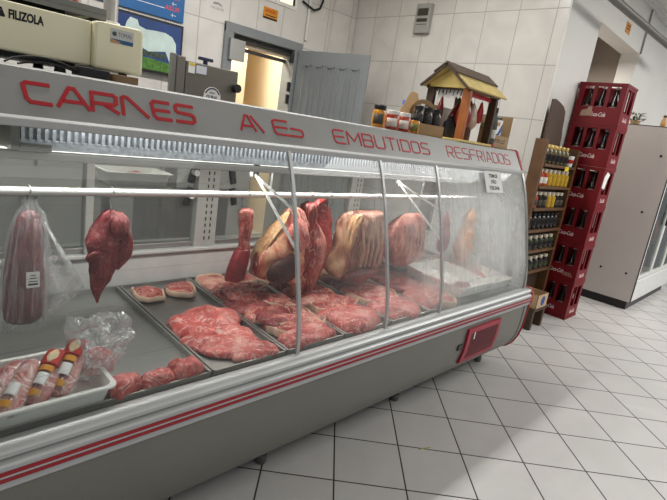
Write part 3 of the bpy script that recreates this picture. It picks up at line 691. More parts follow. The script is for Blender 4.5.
# sixth tray
B = 'cuts in the tray left of the white trays'
cut(2.27, 1.80, 0.142, 0.13, 0.04, 0.05, BEEFM, 51, 'fatty cut at the back of the tray left of the white trays', group=B, sup=3, lump=0.35, fold=0.12)
cut(2.27, 1.56, 0.143, 0.13, 0.036, -0.05, BEEF, 52, 'dark cut in the middle of the tray left of the white trays', group=B, fold=0.16, sup=3.4, lump=0.35)
cut(2.273, 1.340, 0.142, 0.115, 0.038, 0.0, BEEFM, 53, 'front cut with a pale right rim, left of the white trays', 0.012, (PI * 1.4, PI * 2.4), group=B, fold=0.12, sup=3.6, lump=0.3)

# white plastic trays
def plastic_tray(label, loc, rx, ry, h, rot, flare=0.012, wall=0.006, group=None):
    def loop(x, y, z, r=0.02):
        P = []
        for cx, cy, a0 in ((x - r, y - r, 0), (-x + r, y - r, 90), (-x + r, -y + r, 180), (x - r, -y + r, 270)):
            for k in range(5): a = R_(a0 + 22.5 * k); P.append((cx + r * math.cos(a), cy + r * math.sin(a), z))
        return P
    b = MB().rings([loop(rx - flare, ry - flare, 0), loop(rx - 0.004, ry - 0.004, h - 0.006), loop(rx + 0.006, ry + 0.006, h - 0.006), loop(rx + 0.006, ry + 0.006, h), loop(rx - wall, ry - wall, h), loop(rx - flare - wall, ry - flare - wall, wall)])
    o = b.build('plastic_tray', WHITE, None, 0.0, smooth=40, world=False); o.location = loc; o.rotation_euler = rot
    return tag(o, label, 'tray', group)
zt = DCK(1.335) + 0.004
plastic_tray('white plastic tray at lower left holding labelled meat packs', (0.305, 1.337, zt), 0.235, 0.118, 0.060, (TILT, 0, 0), 0.016)
# vacuum packs lying in it, heads up towards the back right
def meat_pack(label, x, y, z, rotz, pitch, L=0.20, seed=0, oval=True):
    t = thing('meat_pack', label, 'packaged meat', (x, y, z), (0, -pitch, rotz), 'labelled meat packs in the white tray')
    rows = [(-L / 2, 0, 0, 0.008, 0.014), (-L * 0.4, 0, 0, 0.015, 0.031), (-L * 0.1, 0, 0, 0.018, 0.034), (L * 0.2, 0, 0, 0.016, 0.030), (L * 0.42, 0, 0, 0.012, 0.023), (L / 2, 0, 0, 0.005, 0.010)]
    Mx = Matrix.Rotation(PI / 2, 4, 'Y')
    mb = loft(rows, seed, 0.003, 20, 24, 4); q = MB(); q.add([tuple(Mx @ Vector(v)) for v in mb.v], mb.f)
    q.build('meat', BEEFM, t, smooth=60, world=False)
    fb = loft([(z_, a_, b_, rx_ + 0.004, ry_ + 0.004) for z_, a_, b_, rx_, ry_ in rows], seed + 3, 0.006, 30, 24, 4, crease=0.003); q = MB(); q.add([tuple(Mx @ Vector(v)) for v in fb.v], fb.f)
    q.build('wrapper', CLEAR, t, smooth=60, world=False)
    def patch(u0, u1, w, m, nm, dz=0.0):
        n = 10; rr = []
        b = MB()
        for i in range(n + 1):
            u = u0 + (u1 - u0) * i / n; hw = w * (math.sin(PI * (i + 0.6) / (n + 1.2)) ** 0.5 if nm == 'oval_label' else 1)
            f = max(0.1, 1 - (abs(u) / (L / 2)) ** 3); top_ = 0.016 * f + 0.0125 + dz
            rr.append([(u, hw * math.sin(s_), top_ * math.cos(s_ * 0.9) if True else 0) for s_ in (-1, -0.6, -0.2, 0.2, 0.6, 1)])
        vs = [p for r in rr for p in r]; fs = [(i * 6 + k, i * 6 + k + 1, i * 6 + 7 + k, i * 6 + 6 + k) for i in range(n) for k in range(5)]
        b.add(vs, fs).build(nm, m, t, smooth=60, world=False, solid=0.0008)
    if oval:
        patch(L * 0.14, L * 0.47, 0.029, mat('red label', lin(186, 40, 24), 0.45), 'label_border')
        patch(L * 0.17, L * 0.455, 0.023, mat('cream oval', lin(240, 214, 170), 0.5, var=0.2, scale=50), 'oval_label', 0.0015)
        patch(L * 0.02, L * 0.12, 0.022, mat('amber band', lin(218, 144, 36), 0.45), 'label_band')
    patch(-L * 0.22, L * -0.02, 0.018, PAPER, 'white_label', 0.0005)
    patch(-L * 0.40, -L * 0.3, 0.019, mat('amber band low', lin(222, 152, 30), 0.45), 'lower_band')
    return t
zb = zt + 0.014
meat_pack('vacuum pack with a red bordered cream oval, rightmost and highest of the labelled packs', 0.452, 1.312, zb + 0.068, 0.87, 0.50, 0.175, 1)
meat_pack('vacuum pack with a cream oval, second from the right of the labelled packs', 0.392, 1.300, zb + 0.060, 0.84, 0.46, 0.17, 2)
meat_pack('vacuum pack with a plain white label, in the middle of the white tray', 0.327, 1.294, zb + 0.052, 0.86, 0.42, 0.175, 3, False)
meat_pack('vacuum pack with amber and white bands, second from the left in the tray', 0.270, 1.297, zb + 0.046, 0.82, 0.38, 0.175, 4, False)
meat_pack('vacuum pack at the left end of the tray, cut off by the picture edge', 0.205, 1.297, zb + 0.042, 0.86, 0.34, 0.17, 5, False)
meat_pack('vacuum pack lying behind the other labelled packs, against the tray back', 0.300, 1.385, zb + 0.035, 0.5, 0.2, 0.17, 6, False)
# crumpled clear bag standing behind the packs
cb = thing('plastic_bag', 'crumpled clear plastic bag of meat scraps at the right end of the white tray', 'plastic bag', (0.545, 1.35, zb + 0.016))
def crumple(mb, seed, amp, f):
    off = Vector((seed * 5.3, seed, 0)); mb.v = [tuple(Vector(p) + noise.noise_vector(Vector(p) * f + off) * amp + noise.noise_vector(Vector(p) * f * 2.7 + off) * amp * 0.5) for p in mb.v]; return mb
rows = [(0.0, -0.02, 0, 0.060, 0.05), (0.03, -0.02, 0, 0.078, 0.055), (0.07, -0.005, 0, 0.088, 0.05), (0.10, 0.01, 0.005, 0.096, 0.035), (0.135, 0.005, 0.01, 0.094, 0.018), (0.17, -0.01, 0.015, 0.070, 0.008)]
mb = crumple(loft(rows, 9, 0.012, 24, 40, 5, crease=0.01), 2, 0.014, 30)
mb.f = mb.f[:-2]; mb.build('bag_film', film('crumpled clear film', haze=0.2, gloss=0.26, rough=0.1, wr=30), cb, smooth=40, world=False)
rows = [(0.006, -0.01, 0, 0.05, 0.035), (0.03, -0.01, 0, 0.055, 0.038), (0.055, -0.01, 0, 0.045, 0.03), (0.072, -0.01, 0, 0.01, 0.01)]
loft(rows, 12, 0.01, 24, 28, 4).build('meat_scraps', BEEFP, cb, smooth=60, world=False)
# two white trays at the right end with chicken pieces
za = DCK(1.42) + 0.0275
plastic_tray('white plastic tray in front at the right end of the counter', (2.60, 1.430, za), 0.185, 0.195, 0.060, (TILT, 0, 0.0), 0.014)
plastic_tray('white plastic tray against the right end glass of the counter', (2.965, 1.50, DCK(1.50) + 0.003), 0.145, 0.24, 0.060, (TILT, 0, 0.0), 0.014)
plastic_tray('white plastic tray at the back behind the front right tray', (2.60, 1.80, DCK(1.80) + 0.0275), 0.17, 0.135, 0.05, (TILT, 0, 0), 0.014)
slab('meat_piece', 'dark red meat piece lying in the front white tray at the right end', 0.07, 0.045, 0.022, (2.60, 1.33, za + 0.006), 0.3, BEEFD, 61, None)
slab('meat_piece', 'pink chop lying in the white tray by the end glass', 0.075, 0.06, 0.03, (2.98, 1.44, DCK(1.44) + 0.014), 0.3, BEEFP, 62, None)
slab('meat_piece', 'pale red cut at the rear of the white tray by the end glass', 0.075, 0.06, 0.03, (2.95, 1.62, DCK(1.62) + 0.014), 0.9, PORK, 63, None)
slab('meat_piece', 'pinkish cut in the white tray at the back', 0.09, 0.06, 0.03, (2.63, 1.80, DCK(1.80) + 0.036), 0.1, PORK, 64, None)

# ------------------------------------------------------------------ meat hanging on the rail
YH = 1.60
t = thing('hanging_meat', 'dark red strip of beef hanging at the far left, cut off by the picture edge', 'meat', (0.315, YH, 0.82))
loft([(0.80, 0.315, YH, 0.006, 0.01), (0.83, 0.315, YH, 0.024, 0.022), (0.89, 0.318, YH, 0.028, 0.025), (0.96, 0.313, YH, 0.022, 0.02), (1.01, 0.312, YH, 0.012, 0.012)], 2).build('muscle', BEEFD, t, smooth=60)
s_hook(0.312, 'dark hook holding the strip of beef at the left picture edge', m=STEEL_D)
# bagged beef
t = thing('bagged_beef', 'long piece of beef hanging inside a clear plastic bag with a white price label', 'meat', (0.43, YH, 0.68))
rows = [(0.675, 0.415, YH, 0.03, 0.02), (0.70, 0.415, YH, 0.052, 0.035), (0.78, 0.418, YH, 0.056, 0.04), (0.88, 0.424, YH, 0.046, 0.036), (0.96, 0.43, YH, 0.040, 0.03), (1.005, 0.432, YH, 0.028, 0.018), (1.025, 0.432, YH, 0.008, 0.006)]
loft(rows, 6, 0.007, 12).build('beef', meat('bagged beef', lin(76, 26, 32), lin(108, 42, 46), lin(138, 72, 70), lin(184, 136, 128), 0.35, 8, (1.6, 1.6, 0.25)), t, smooth=60)
bag = [(0.655, 0.415, YH, 0.062, 0.030), (0.70, 0.415, YH, 0.066, 0.046), (0.78, 0.42, YH, 0.066, 0.048), (0.88, 0.426, YH, 0.056, 0.044), (0.96, 0.432, YH, 0.050, 0.038), (1.01, 0.434, YH, 0.038, 0.024), (1.04, 0.434, YH, 0.020, 0.012), (1.055, 0.435, YH, 0.024, 0.006)]
mb = loft(bag, 13, 0.003, 10, 96, 6, crease=0.003); mb.f = mb.f[:-2]
for i, v in enumerate(mb.v):
    k = i % 96; w = 1 + 0.07 * math.sin(k * 1.05) + 0.05 * math.sin(k * 2.2 + 1); mb.v[i] = (0.43 + (v[0] - 0.43) * w, YH + (v[1] - YH) * w, v[2])
mb.build('bag', MILKY, t, smooth=50)
b = MB(); rr = []       # loose flap of the bag hanging to the right
outl = [(1.0, 0.452, 0.472), (0.94, 0.462, 0.502), (0.87, 0.468, 0.540), (0.81, 0.472, 0.572), (0.765, 0.474, 0.592), (0.74, 0.472, 0.575), (0.71, 0.468, 0.53), (0.68, 0.46, 0.490)]
vs = []; nn = 10
for z, xa, xb in outl:
    for k in range(nn + 1):
        u = k / nn; vs.append((xa + (xb - xa) * u, YH + 0.008 * math.sin(u * 7 + z * 20) + 0.004 * math.sin(u * 15), z))
fs = [(i * (nn + 1) + k, i * (nn + 1) + k + 1, (i + 1) * (nn + 1) + k + 1, (i + 1) * (nn + 1) + k) for i in range(len(outl) - 1) for k in range(nn)]
b.add(vs, fs).build('bag_flap', film('milky flap', haze=0.34, gloss=0.06, wr=14), t, smooth=60, solid=0.0006)
lb = MB().box((0.410, 1.5405, 0.805), (0.445, 1.5425, 0.852)).build('price_label', PAPER, t, smooth=0)
b = MB()
for z, w in ((0.842, 0.012), (0.834, 0.018), (0.824, 0.024), (0.814, 0.026)): b.box((0.4275 - w / 2, 1.5398, z - 0.0012), (0.4275 + w / 2, 1.5406, z + (0.0012 if z > 0.82 else 0.004)))
b.build('print', INK, lb, smooth=0)
s_hook(0.432, 'dark hook through the neck of the meat bag', m=STEEL_D)
# dark red cut on a bright hook
t = thing('hanging_meat', 'dark red beef cut with folded lobes hanging alone on a steel hook', 'meat', (0.66, YH, 0.71))
rows = [(0.705, 0.634, YH, 0.003, 0.003), (0.74, 0.634, YH, 0.013, 0.011), (0.785, 0.641, YH, 0.032, 0.022), (0.84, 0.650, YH, 0.048, 0.030), (0.872, 0.652, YH, 0.054, 0.034), (0.915, 0.650, YH, 0.063, 0.036), (0.955, 0.655, YH, 0.052, 0.034), (0.992, 0.661, YH, 0.038, 0.028), (1.012, 0.664, YH, 0.026, 0.02), (1.022, 0.666, YH, 0.010, 0.01)]
loft(rows, 21, 0.008, 18, 44, 6, crease=0.008, big=0.005).build('muscle', BEEFC, t, smooth=60)
loft([(0.82, 0.692, YH - 0.010, 0.006, 0.008), (0.86, 0.704, YH - 0.014, 0.022, 0.020), (0.91, 0.712, YH - 0.016, 0.024, 0.024), (0.955, 0.708, YH - 0.012, 0.018, 0.02), (0.972, 0.70, YH - 0.01, 0.004, 0.006)], 23, 0.004, 20, big=0.005).build('lobe', BEEFC, t, smooth=60)
loft([(0.925, 0.680, YH - 0.024, 0.006, 0.008), (0.955, 0.688, YH - 0.026, 0.024, 0.02), (0.99, 0.69, YH - 0.02, 0.027, 0.02), (1.016, 0.688, YH - 0.01, 0.010, 0.008)], 24, 0.004, 20, big=0.005).build('lobe', BEEFC, t, smooth=60)
loft([(0.850, 0.604, YH - 0.004, 0.004, 0.006), (0.864, 0.604, YH - 0.010, 0.014, 0.014), (0.884, 0.622, YH - 0.022, 0.026, 0.014), (0.902, 0.640, YH - 0.024, 0.012, 0.008)], 25, 0.004, 24).build('flap', BEEFC, t, smooth=60)
s_hook(0.668, 'bright steel hook holding the dark red lobed cut', drop=0.078)
# shank
t = thing('hanging_shank', 'beef shank with a bare knuckle on top and a dark red cut end below', 'meat', (1.205, YH, 0.72))
loft([(0.80, 1.205, YH, 0.030, 0.026), (0.86, 1.207, YH, 0.027, 0.025), (0.92, 1.208, YH, 0.025, 0.023), (0.965, 1.206, YH, 0.028, 0.025), (0.995, 1.203, YH, 0.032, 0.026), (1.015, 1.200, YH, 0.026, 0.022), (1.024, 1.20, YH, 0.010, 0.010)], 31, 0.007, 18, big=0.006).build('knuckle', meat('shank skin', lin(112, 38, 36), lin(158, 70, 62), lin(186, 110, 96), lin(214, 170, 152), 0.4, 12), t, smooth=60)
loft([(0.722, 1.180, YH, 0.036, 0.028), (0.728, 1.180, YH, 0.046, 0.034), (0.77, 1.188, YH, 0.044, 0.034), (0.82, 1.200, YH, 0.038, 0.032), (0.850, 1.207, YH, 0.031, 0.028), (0.856, 1.208, YH, 0.020, 0.018)], 32, 0.004, 16, big=0.004).build('cut_end', meat('deep red cut', lin(100, 12, 18), lin(132, 18, 26), lin(156, 34, 38), lin(180, 64, 60), 0.1, 10), t, smooth=60)
s_hook(1.203, 'hook through the knuckle of the shank', drop=0.07)
# forequarter
t = thing('hanging_forequarter', 'large cut-open beef forequarter with yellow fat and a dark hollow', 'meat', (1.42, YH, 0.62))
rows = [(0.608, 1.535, YH, 0.016, 0.02), (0.655, 1.528, YH, 0.030, 0.034), (0.685, 1.505, YH, 0.056, 0.05), (0.712, 1.435, YH, 0.120, 0.066), (0.74, 1.408, YH, 0.146, 0.076), (0.80, 1.402, YH, 0.146, 0.082), (0.86, 1.412, YH, 0.130, 0.076), (0.92, 1.432, YH, 0.102, 0.066), (0.97, 1.448, YH, 0.074, 0.052), (1.008, 1.448, YH, 0.046, 0.034), (1.026, 1.444, YH, 0.022, 0.016)]
loft(rows, 41, 0.012, 14, 52, 6, crease=0.012, big=0.020).build('muscle', CARC, t, smooth=60)
loft([(0.80, 1.272, YH + 0.004, 0.006, 0.02), (0.85, 1.288, YH - 0.002, 0.014, 0.036), (0.91, 1.330, YH - 0.008, 0.016, 0.036), (0.965, 1.376, YH - 0.012, 0.016, 0.030), (1.008, 1.408, YH - 0.012, 0.008, 0.012)], 42, 0.006, 24, 36, 6, crease=0.004, big=0.008).build('fat_layer', FATY, t, smooth=60)
loft([(0.712, 1.378, YH - 0.078, 0.012, 0.01), (0.732, 1.360, YH - 0.088, 0.064, 0.02), (0.772, 1.345, YH - 0.094, 0.080, 0.024), (0.806, 1.356, YH - 0.092, 0.066, 0.022), (0.832, 1.390, YH - 0.084, 0.030, 0.012), (0.84, 1.395, YH - 0.08, 0.008, 0.006)], 43, 0.006, 26, big=0.010).build('hollow', meat('dark inner meat', lin(34, 11, 8), lin(58, 21, 15), lin(88, 38, 28), lin(130, 80, 62), 0.25, 12, rough=0.65), t, smooth=60)
loft([(0.845, 1.450, YH - 0.074, 0.012, 0.01), (0.88, 1.442, YH - 0.080, 0.056, 0.02), (0.93, 1.428, YH - 0.074, 0.058, 0.02), (0.965, 1.440, YH - 0.062, 0.036, 0.014), (0.985, 1.445, YH - 0.05, 0.012, 0.008)], 44, 0.008, 22, big=0.012).build('red_muscle', meat('bright red muscle', lin(160, 60, 56), lin(196, 92, 84), lin(218, 138, 124), lin(238, 206, 188), 0.5, 12, (1.6, 1, 0.6)), t, smooth=60)
s_hook(1.436, 'hook carrying the big forequarter', drop=0.06)
# long dark flank behind the glass joint
t = thing('hanging_meat', 'long dark red flank with white streaks hanging right of the forequarter', 'meat', (1.60, YH, 0.62))
rows = [(0.615, 1.585, YH, 0.03, 0.02), (0.67, 1.588, YH, 0.064, 0.04), (0.76, 1.602, YH, 0.084, 0.05), (0.84, 1.61, YH, 0.078, 0.05), (0.92, 1.585, YH, 0.055, 0.045), (0.97, 1.555, YH, 0.032, 0.035), (1.03, 1.545, YH, 0.028, 0.028), (1.05, 1.545, YH, 0.008, 0.008)]
loft(rows, 51, 0.008, 12, 40, 6, crease=0.009, big=0.012).build('muscle', meat('streaked flank', lin(98, 26, 26), lin(146, 44, 42), lin(186, 84, 74), lin(230, 186, 170), 0.5, 9, (1.5, 1, 0.3)), t, smooth=60)
s_hook(1.545, 'hook holding the long dark flank', drop=0.05)
t = thing('hanging_meat', 'bright red knob-topped piece hanging between the flank and the rib carcass', 'meat', (1.69, YH, 0.68))
YH += 0.045
rows = [(0.69, 1.705, YH, 0.015, 0.02), (0.74, 1.705, YH, 0.04, 0.035), (0.84, 1.70, YH, 0.046, 0.04), (0.93, 1.685, YH, 0.05, 0.042), (0.985, 1.672, YH, 0.056, 0.046), (1.025, 1.668, YH, 0.050, 0.042), (1.052, 1.67, YH, 0.024, 0.02)]
loft(rows, 55, 0.010, 18, big=0.012, crease=0.006).build('muscle', meat('bright red piece', lin(140, 30, 32), lin(190, 56, 54), lin(216, 96, 88), lin(236, 180, 166), 0.35, 11), t, smooth=60)
YH -= 0.045
s_hook(1.668, 'hook in the knob-topped red piece', drop=0.045)
# rib carcass
t = thing('hanging_carcass', 'fat-covered rib carcass, largest piece, hanging behind the second glass joint', 'meat', (1.92, YH, 0.6))
rows = [(0.625, 1.95, YH, 0.04, 0.03), (0.645, 1.94, YH, 0.10, 0.05), (0.685, 1.92, YH, 0.172, 0.075), (0.75, 1.915, YH, 0.192, 0.088), (0.86, 1.915, YH, 0.188, 0.088), (0.94, 1.922, YH, 0.184, 0.078), (0.98, 1.93, YH, 0.172, 0.058), (0.998, 1.935, YH, 0.150, 0.040), (1.006, 1.935, YH, 0.10, 0.022)]
loft(rows, 61, 0.012, 10, 60, 7, crease=0.014, big=0.028).build('carcass', CARC2, t, smooth=60)
loft([(0.80, 1.80, YH - 0.055, 0.01, 0.01), (0.85, 1.785, YH - 0.056, 0.022, 0.024), (0.93, 1.80, YH - 0.056, 0.026, 0.024), (0.985, 1.84, YH - 0.045, 0.03, 0.018), (1.0, 1.87, YH - 0.04, 0.006, 0.006)], 62, 0.006, 18, big=0.014, crease=0.004).build('fat_layer', FATY, t, smooth=60)
for i in range(5):
    x = 1.86 + i * 0.036
    MB().tube([(x - 0.008, YH - 0.062, 0.96), (x - 0.002, YH - 0.082, 0.90), (x + 0.006, YH - 0.090, 0.83), (x + 0.004, YH - 0.088, 0.79 - 0.02 * (i % 2)), (x + 0.014, YH - 0.08, 0.735)], 0.010, 8, 0.005).build('rib', mat('pale rib', lin(196, 152, 128), 0.5, var=0.3, scale=30), t)
loft([(0.632, 1.89, YH - 0.05, 0.02, 0.01), (0.66, 1.89, YH - 0.06, 0.1, 0.03), (0.70, 1.90, YH - 0.075, 0.11, 0.03), (0.725, 1.91, YH - 0.075, 0.03, 0.012)], 64, 0.008, 18).build('dark_flap', BEEFD, t, smooth=60)
s_hook(1.80, 'left hook of the two in the rib carcass', drop=0.09); s_hook(2.02, 'right hook of the two in the rib carcass', drop=0.09)
# second rib piece
t = thing('hanging_carcass', 'second, smaller rib piece with brown red bones, behind misted glass', 'meat', (2.33, YH, 0.68))
rows = [(0.675, 2.36, YH, 0.03, 0.02), (0.695, 2.35, YH, 0.12, 0.045), (0.75, 2.335, YH, 0.155, 0.065), (0.84, 2.33, YH, 0.158, 0.068), (0.92, 2.335, YH, 0.150, 0.06), (0.965, 2.345, YH, 0.125, 0.04), (0.985, 2.35, YH, 0.08, 0.02)]
loft(rows, 71, 0.012, 12, 52, 6, crease=0.012, big=0.024).build('carcass', meat('brown rib meat', lin(120, 40, 30), lin(176, 82, 66), lin(206, 124, 100), lin(230, 176, 144), 0.7, 10, (2.5, 1, 0.6)), t, smooth=60)
for i in range(6):
    x = 2.235 + i * 0.036
    MB().tube([(x, YH - 0.052, 0.93), (x + 0.004, YH - 0.070, 0.86), (x + 0.008, YH - 0.07, 0.78)], 0.007, 8, 0.005).build('rib', meat('rib bone', lin(110, 40, 30), lin(150, 70, 54), lin(190, 120, 96), lin(220, 170, 140), 0.5, 12), t)
s_hook(2.34, 'hook in the smaller rib piece', drop=0.1)
t = thing('hanging_meat', 'narrow red piece hanging behind misted glass left of the golden chicken', 'meat', (2.75, YH, 0.73))
loft([(0.725, 2.75, YH, 0.01, 0.012), (0.76, 2.752, YH, 0.034, 0.028), (0.83, 2.75, YH, 0.04, 0.034), (0.89, 2.745, YH, 0.03, 0.028), (0.94, 2.74, YH, 0.02, 0.018), (0.985, 2.74, YH, 0.006, 0.006)], 81).build('muscle', BEEF, t, smooth=60)
s_hook(2.74, 'hook in the narrow red piece behind misted glass', drop=0.1)
t = thing('hanging_chicken', 'golden orange chicken hanging near the right end behind misted glass', 'meat', (3.02, YH, 0.62))
loft([(0.64, 3.02, YH, 0.02, 0.02), (0.68, 3.02, YH, 0.055, 0.05), (0.75, 3.025, YH, 0.068, 0.06), (0.83, 3.03, YH, 0.058, 0.052), (0.885, 3.04, YH, 0.036, 0.034), (0.93, 3.03, YH, 0.044, 0.04), (0.97, 3.035, YH, 0.036, 0.032), (1.005, 3.04, YH, 0.014, 0.014)], 83, 0.008, 12).build('carcass', meat('chicken skin', lin(196, 110, 60), lin(222, 148, 90), lin(236, 180, 124), lin(244, 214, 170), 0.5, 8), t, smooth=60)
s_hook(3.04, 'hook holding the golden chicken', drop=0.08)

# ------------------------------------------------------------------ on top of the canopy
ZC = 1.4155
sc = thing('weighing_scale', 'cream countertop weighing scale with a tall steel column on the left end of the counter', 'scale', (0.42, 1.72, ZC))
YF = 1.60
MB().prism([(-0.02, 1.450), (0.590, 1.450), (0.590, 1.573), (-0.02, 1.570)], YF, 1.88, 'Y').build('housing', CREAM, sc, 0.006, smooth=0)
b = MB().prism([(0.590, 1.447), (0.738, 1.447), (0.735, 1.572), (0.728, 1.581), (0.61, 1.578), (0.590, 1.575)], YF - 0.018, 1.88, 'Y').build('display_head', CREAM, sc, 0.008, smooth=0)
FM = lambda x, z, y: face((x, y, z), (1, 0, 0), (0, 0, 1))
MB().prism([(0.635, 1.527), (0.703, 1.527), (0.703, 1.566), (0.635, 1.566)], YF - 0.0192, YF - 0.0178, 'Y').build('sticker', mat('pale sticker', lin(204, 206, 204), 0.4), b, smooth=0)
MB().box((0.636, YF - 0.0198, 1.527), (0.702, YF - 0.0192, 1.538)).build('sticker_band', mat('blue and tan print', lin(44, 96, 140), 0.4), b, smooth=0)
MB().prism([(0.636, 1.5275), (0.668, 1.5275), (0.66, 1.533), (0.636, 1.537)], YF - 0.0203, YF - 0.0198, 'Y').build('sticker_stripe', mat('tan print', lin(206, 150, 96), 0.4), b, smooth=0)
text('sticker_print', 'TOMAS', 0.016, mat('grey print', lin(96, 98, 100), 0.5), b, FM(0.677, 1.552, YF - 0.0193), 0.0002, width=0.040)
b2 = MB().lathe([(0.0065, 0), (0.0065, 0.0006)], 16, FM(0.646, 1.552, YF - 0.0193)); b2.build('sticker_emblem', mat('emblem grey', lin(84, 86, 90), 0.5), b)
text('maker_name', 'FILIZOLA', 0.030, INK, sc, FM(0.424, 1.540, YF - 0.0004), 0.0006, bold=0.0012, width=0.082)
b = MB()
for p, q in (((0.345, 1.532), (0.374, 1.532)), ((0.374, 1.532), (0.3655, 1.553)), ((0.3655, 1.553), (0.357, 1.532))):
    d = Vector(q) - Vector(p); e = Vector((-d.y, d.x)).normalized() * 0.0016
    b.prism([tuple(Vector(p) + e), tuple(Vector(q) + e), tuple(Vector(q) - e), tuple(Vector(p) - e)], YF - 0.001, YF - 0.0003, 'Y')
b.prism([(0.3595, 1.5335), (0.3725, 1.5335), (0.3655, 1.547)], YF - 0.001, YF - 0.0003, 'Y').build('maker_mark', INK, sc, smooth=0)
b = MB().box((0.0, 1.64, 1.436), (0.56, 1.86, 1.453)); b.build('underframe', BLACK, sc, smooth=0)
for x in (0.06, 0.52, 0.70):
    for y in (1.64, 1.84): MB().lathe([(0.014, ZC), (0.016, ZC + 0.004), (0.012, 1.452)], 12, Matrix.Translation((x, y, 0))).build('foot', RUBBER, sc)
b = MB().box((-0.05, 1.63, 1.598), (0.642, 1.93, 1.603)).box((-0.05, 1.63, 1.586), (0.642, 1.634, 1.618)).box((0.638, 1.634, 1.586), (0.642, 1.93, 1.618)).box((-0.05, 1.926, 1.586), (0.642, 1.93, 1.618)); b.build('weighing_pan', STEEL_D, sc, 0.002, smooth=0)
MB().box((0.05, 1.70, 1.565), (0.55, 1.85, 1.599)).build('pan_support', BLACK, sc, smooth=0)
MB().cyl((0.688, 1.72, 1.57), (0.688, 1.72, 2.05), 0.0215, 20).build('column', brushed('pale column steel', lin(206, 202, 196), 0.3, (60, 60, 2), 0.5), sc)
MB().lathe([(0.034, 1.574), (0.034, 1.588), (0.028, 1.598), (0.0215, 1.60)], 20, Matrix.Translation((0.688, 1.72, 0))).build('column_collar', WHITE, sc)  # white of the collar stands for a bright reflection at the column base
MB().lathe([(0.02, 0), (0.024, 0.004), (0.024, 0.016), (0.012, 0.022)], 14, Matrix.Translation((0.735, 1.78, 1.578))).build('adjusting_knob', mat('grey knob', lin(150, 144, 140), 0.5), sc)
MB().cyl((0.688, 1.72, 2.02), (0.30, 1.72, 2.08), 0.012).box((0.12, 1.69, 2.02), (0.42, 1.75, 2.16)).build('customer_display', CREAM, sc, smooth=0)
for x, w, rz, lab, seed in ((0.575, 0.115, 0.0, 'white leaflet with red pictures standing at the right end of the scale pan', 1), (0.45, 0.125, 0.06, 'white and red leaflet standing left of the other leaflet on the scale pan', 2)):
    t = thing('leaflet', lab, 'leaflet', (x, 1.80, 1.604), (R_(-14), 0, rz), 'leaflets on the scale pan')
    MB().box((-w / 2, -0.002, 0), (w / 2, 0, 0.16)).build('sheet', PAPER, t, smooth=0, world=False)
    b = MB(); rs = random.Random(seed)
    for k in range(7):
        cx, cz = rs.uniform(-w * 0.3, w * 0.3), 0.02 + 0.02 * k; b.prism([(cx - 0.022, cz - 0.009), (cx + 0.016, cz - 0.012), (cx + 0.024, cz + 0.004), (cx - 0.006, cz + 0.012)], -0.0026, -0.002, 'Y')
    b.build('red_print', mat('red picture print', lin(196, 70, 56), 0.6, var=0.5, scale=60), t, smooth=0, world=False)
# wooden block under the head and two cables
tag(MB().box((0.63, 1.515, ZC), (0.695, 1.575, ZC + 0.022)).build('wood_block', mat('worn wood', lin(140, 112, 80), 0.7, var=0.3, scale=30), None, 0.002, smooth=0), 'small worn wooden block on the canopy in front of the scale', 'block')
tag(MB().box((0.53, 1.52, ZC), (0.615, 1.58, ZC + 0.026)).build('power_adapter', BLACK, None, 0.004, smooth=0), 'black power adapter beside the small wooden block', 'adapter')
for k, (x0, dz, lab) in enumerate(((0.37, 0.026, 'upper of two black cables arching on the canopy under the scale'), (0.40, 0.014, 'lower of two black cables arching on the canopy under the scale'))):
    P = [(x0 - 0.02, 1.50 + k * 0.006, ZC + 0.004)]
    for i in range(9): u = i / 8; P.append((x0 + (0.53 - x0) * u, 1.515 + 0.02 * u, ZC + 0.004 + dz * math.sin(PI * min(1, 0.15 + u * 0.75))))
    tag(MB().tube(P, 0.0028, 8).build('cable', RUBBER, None, world=False), lab, 'cable')

def lathe_thing(name, label, cat, loc, parts, group=None, rot=(0, 0, 0), n=20):
    t = thing(name, label, cat, loc, rot, group)
    for nm, m, prof_ in parts: MB().lathe(prof_, n).build(nm, m, t, world=False, smooth=40)
    return t
AMBER = mat('amber preserve', lin(206, 138, 40), 0.2, var=0.25, scale=40)
REDP = mat('red preserve', lin(176, 62, 36), 0.2, var=0.3, scale=40)
LABW = mat('white jar label', lin(226, 222, 212), 0.6, var=0.12, scale=60)
LABD = mat('dark jar label', lin(70, 62, 50), 0.6, var=0.5, scale=70)
def jar(label, x, y, r, h, fill, lid, lab, group='jars of preserves on the canopy'):
    t = lathe_thing('preserve_jar', label, 'jar', (x, y, ZC), [
        ('glass_body', fill, [(r * 0.9, 0), (r, 0.006), (r, h * 0.72), (r * 0.82, h * 0.82)]),
        ('lid', lid, [(r * 0.9, h * 0.8), (r * 0.92, h * 0.98), (r * 0.86, h)])], group)
    n = 12; A0, A1 = R_(172), R_(262)
    ring = lambda z, rr: [(rr * math.cos(A0 + (A1 - A0) * i / n), rr * math.sin(A0 + (A1 - A0) * i / n), z) for i in range(n + 1)]
    lo, hi = ring(h * 0.16, r + 0.0008), ring(h * 0.6, r + 0.0008)
    MB().add(lo + hi, [(i, i + 1, n + 2 + i, n + 1 + i) for i in range(n)]).build('jar_label', lab, t, world=False, solid=0.0008)
    return t
jar('amber jar with a black lid, leftmost of the preserve jars', 1.835, 1.525, 0.031, 0.100, AMBER, BLACK, LABD)
jar('red preserve jar with a white lid, next to the leftmost amber jar', 1.925, 1.515, 0.034, 0.088, REDP, WHITE, LABW)
jar('red preserve jar with a white lid, next to the small dark lidded jar', 2.015, 1.515, 0.034, 0.088, REDP, WHITE, LABW)
jar('small amber jar with a dark lid and printed label, rightmost of the preserve jars', 2.105, 1.515, 0.028, 0.080, AMBER, BLACK, mat('green print label', lin(120, 126, 70), 0.6, var=0.5, scale=80))
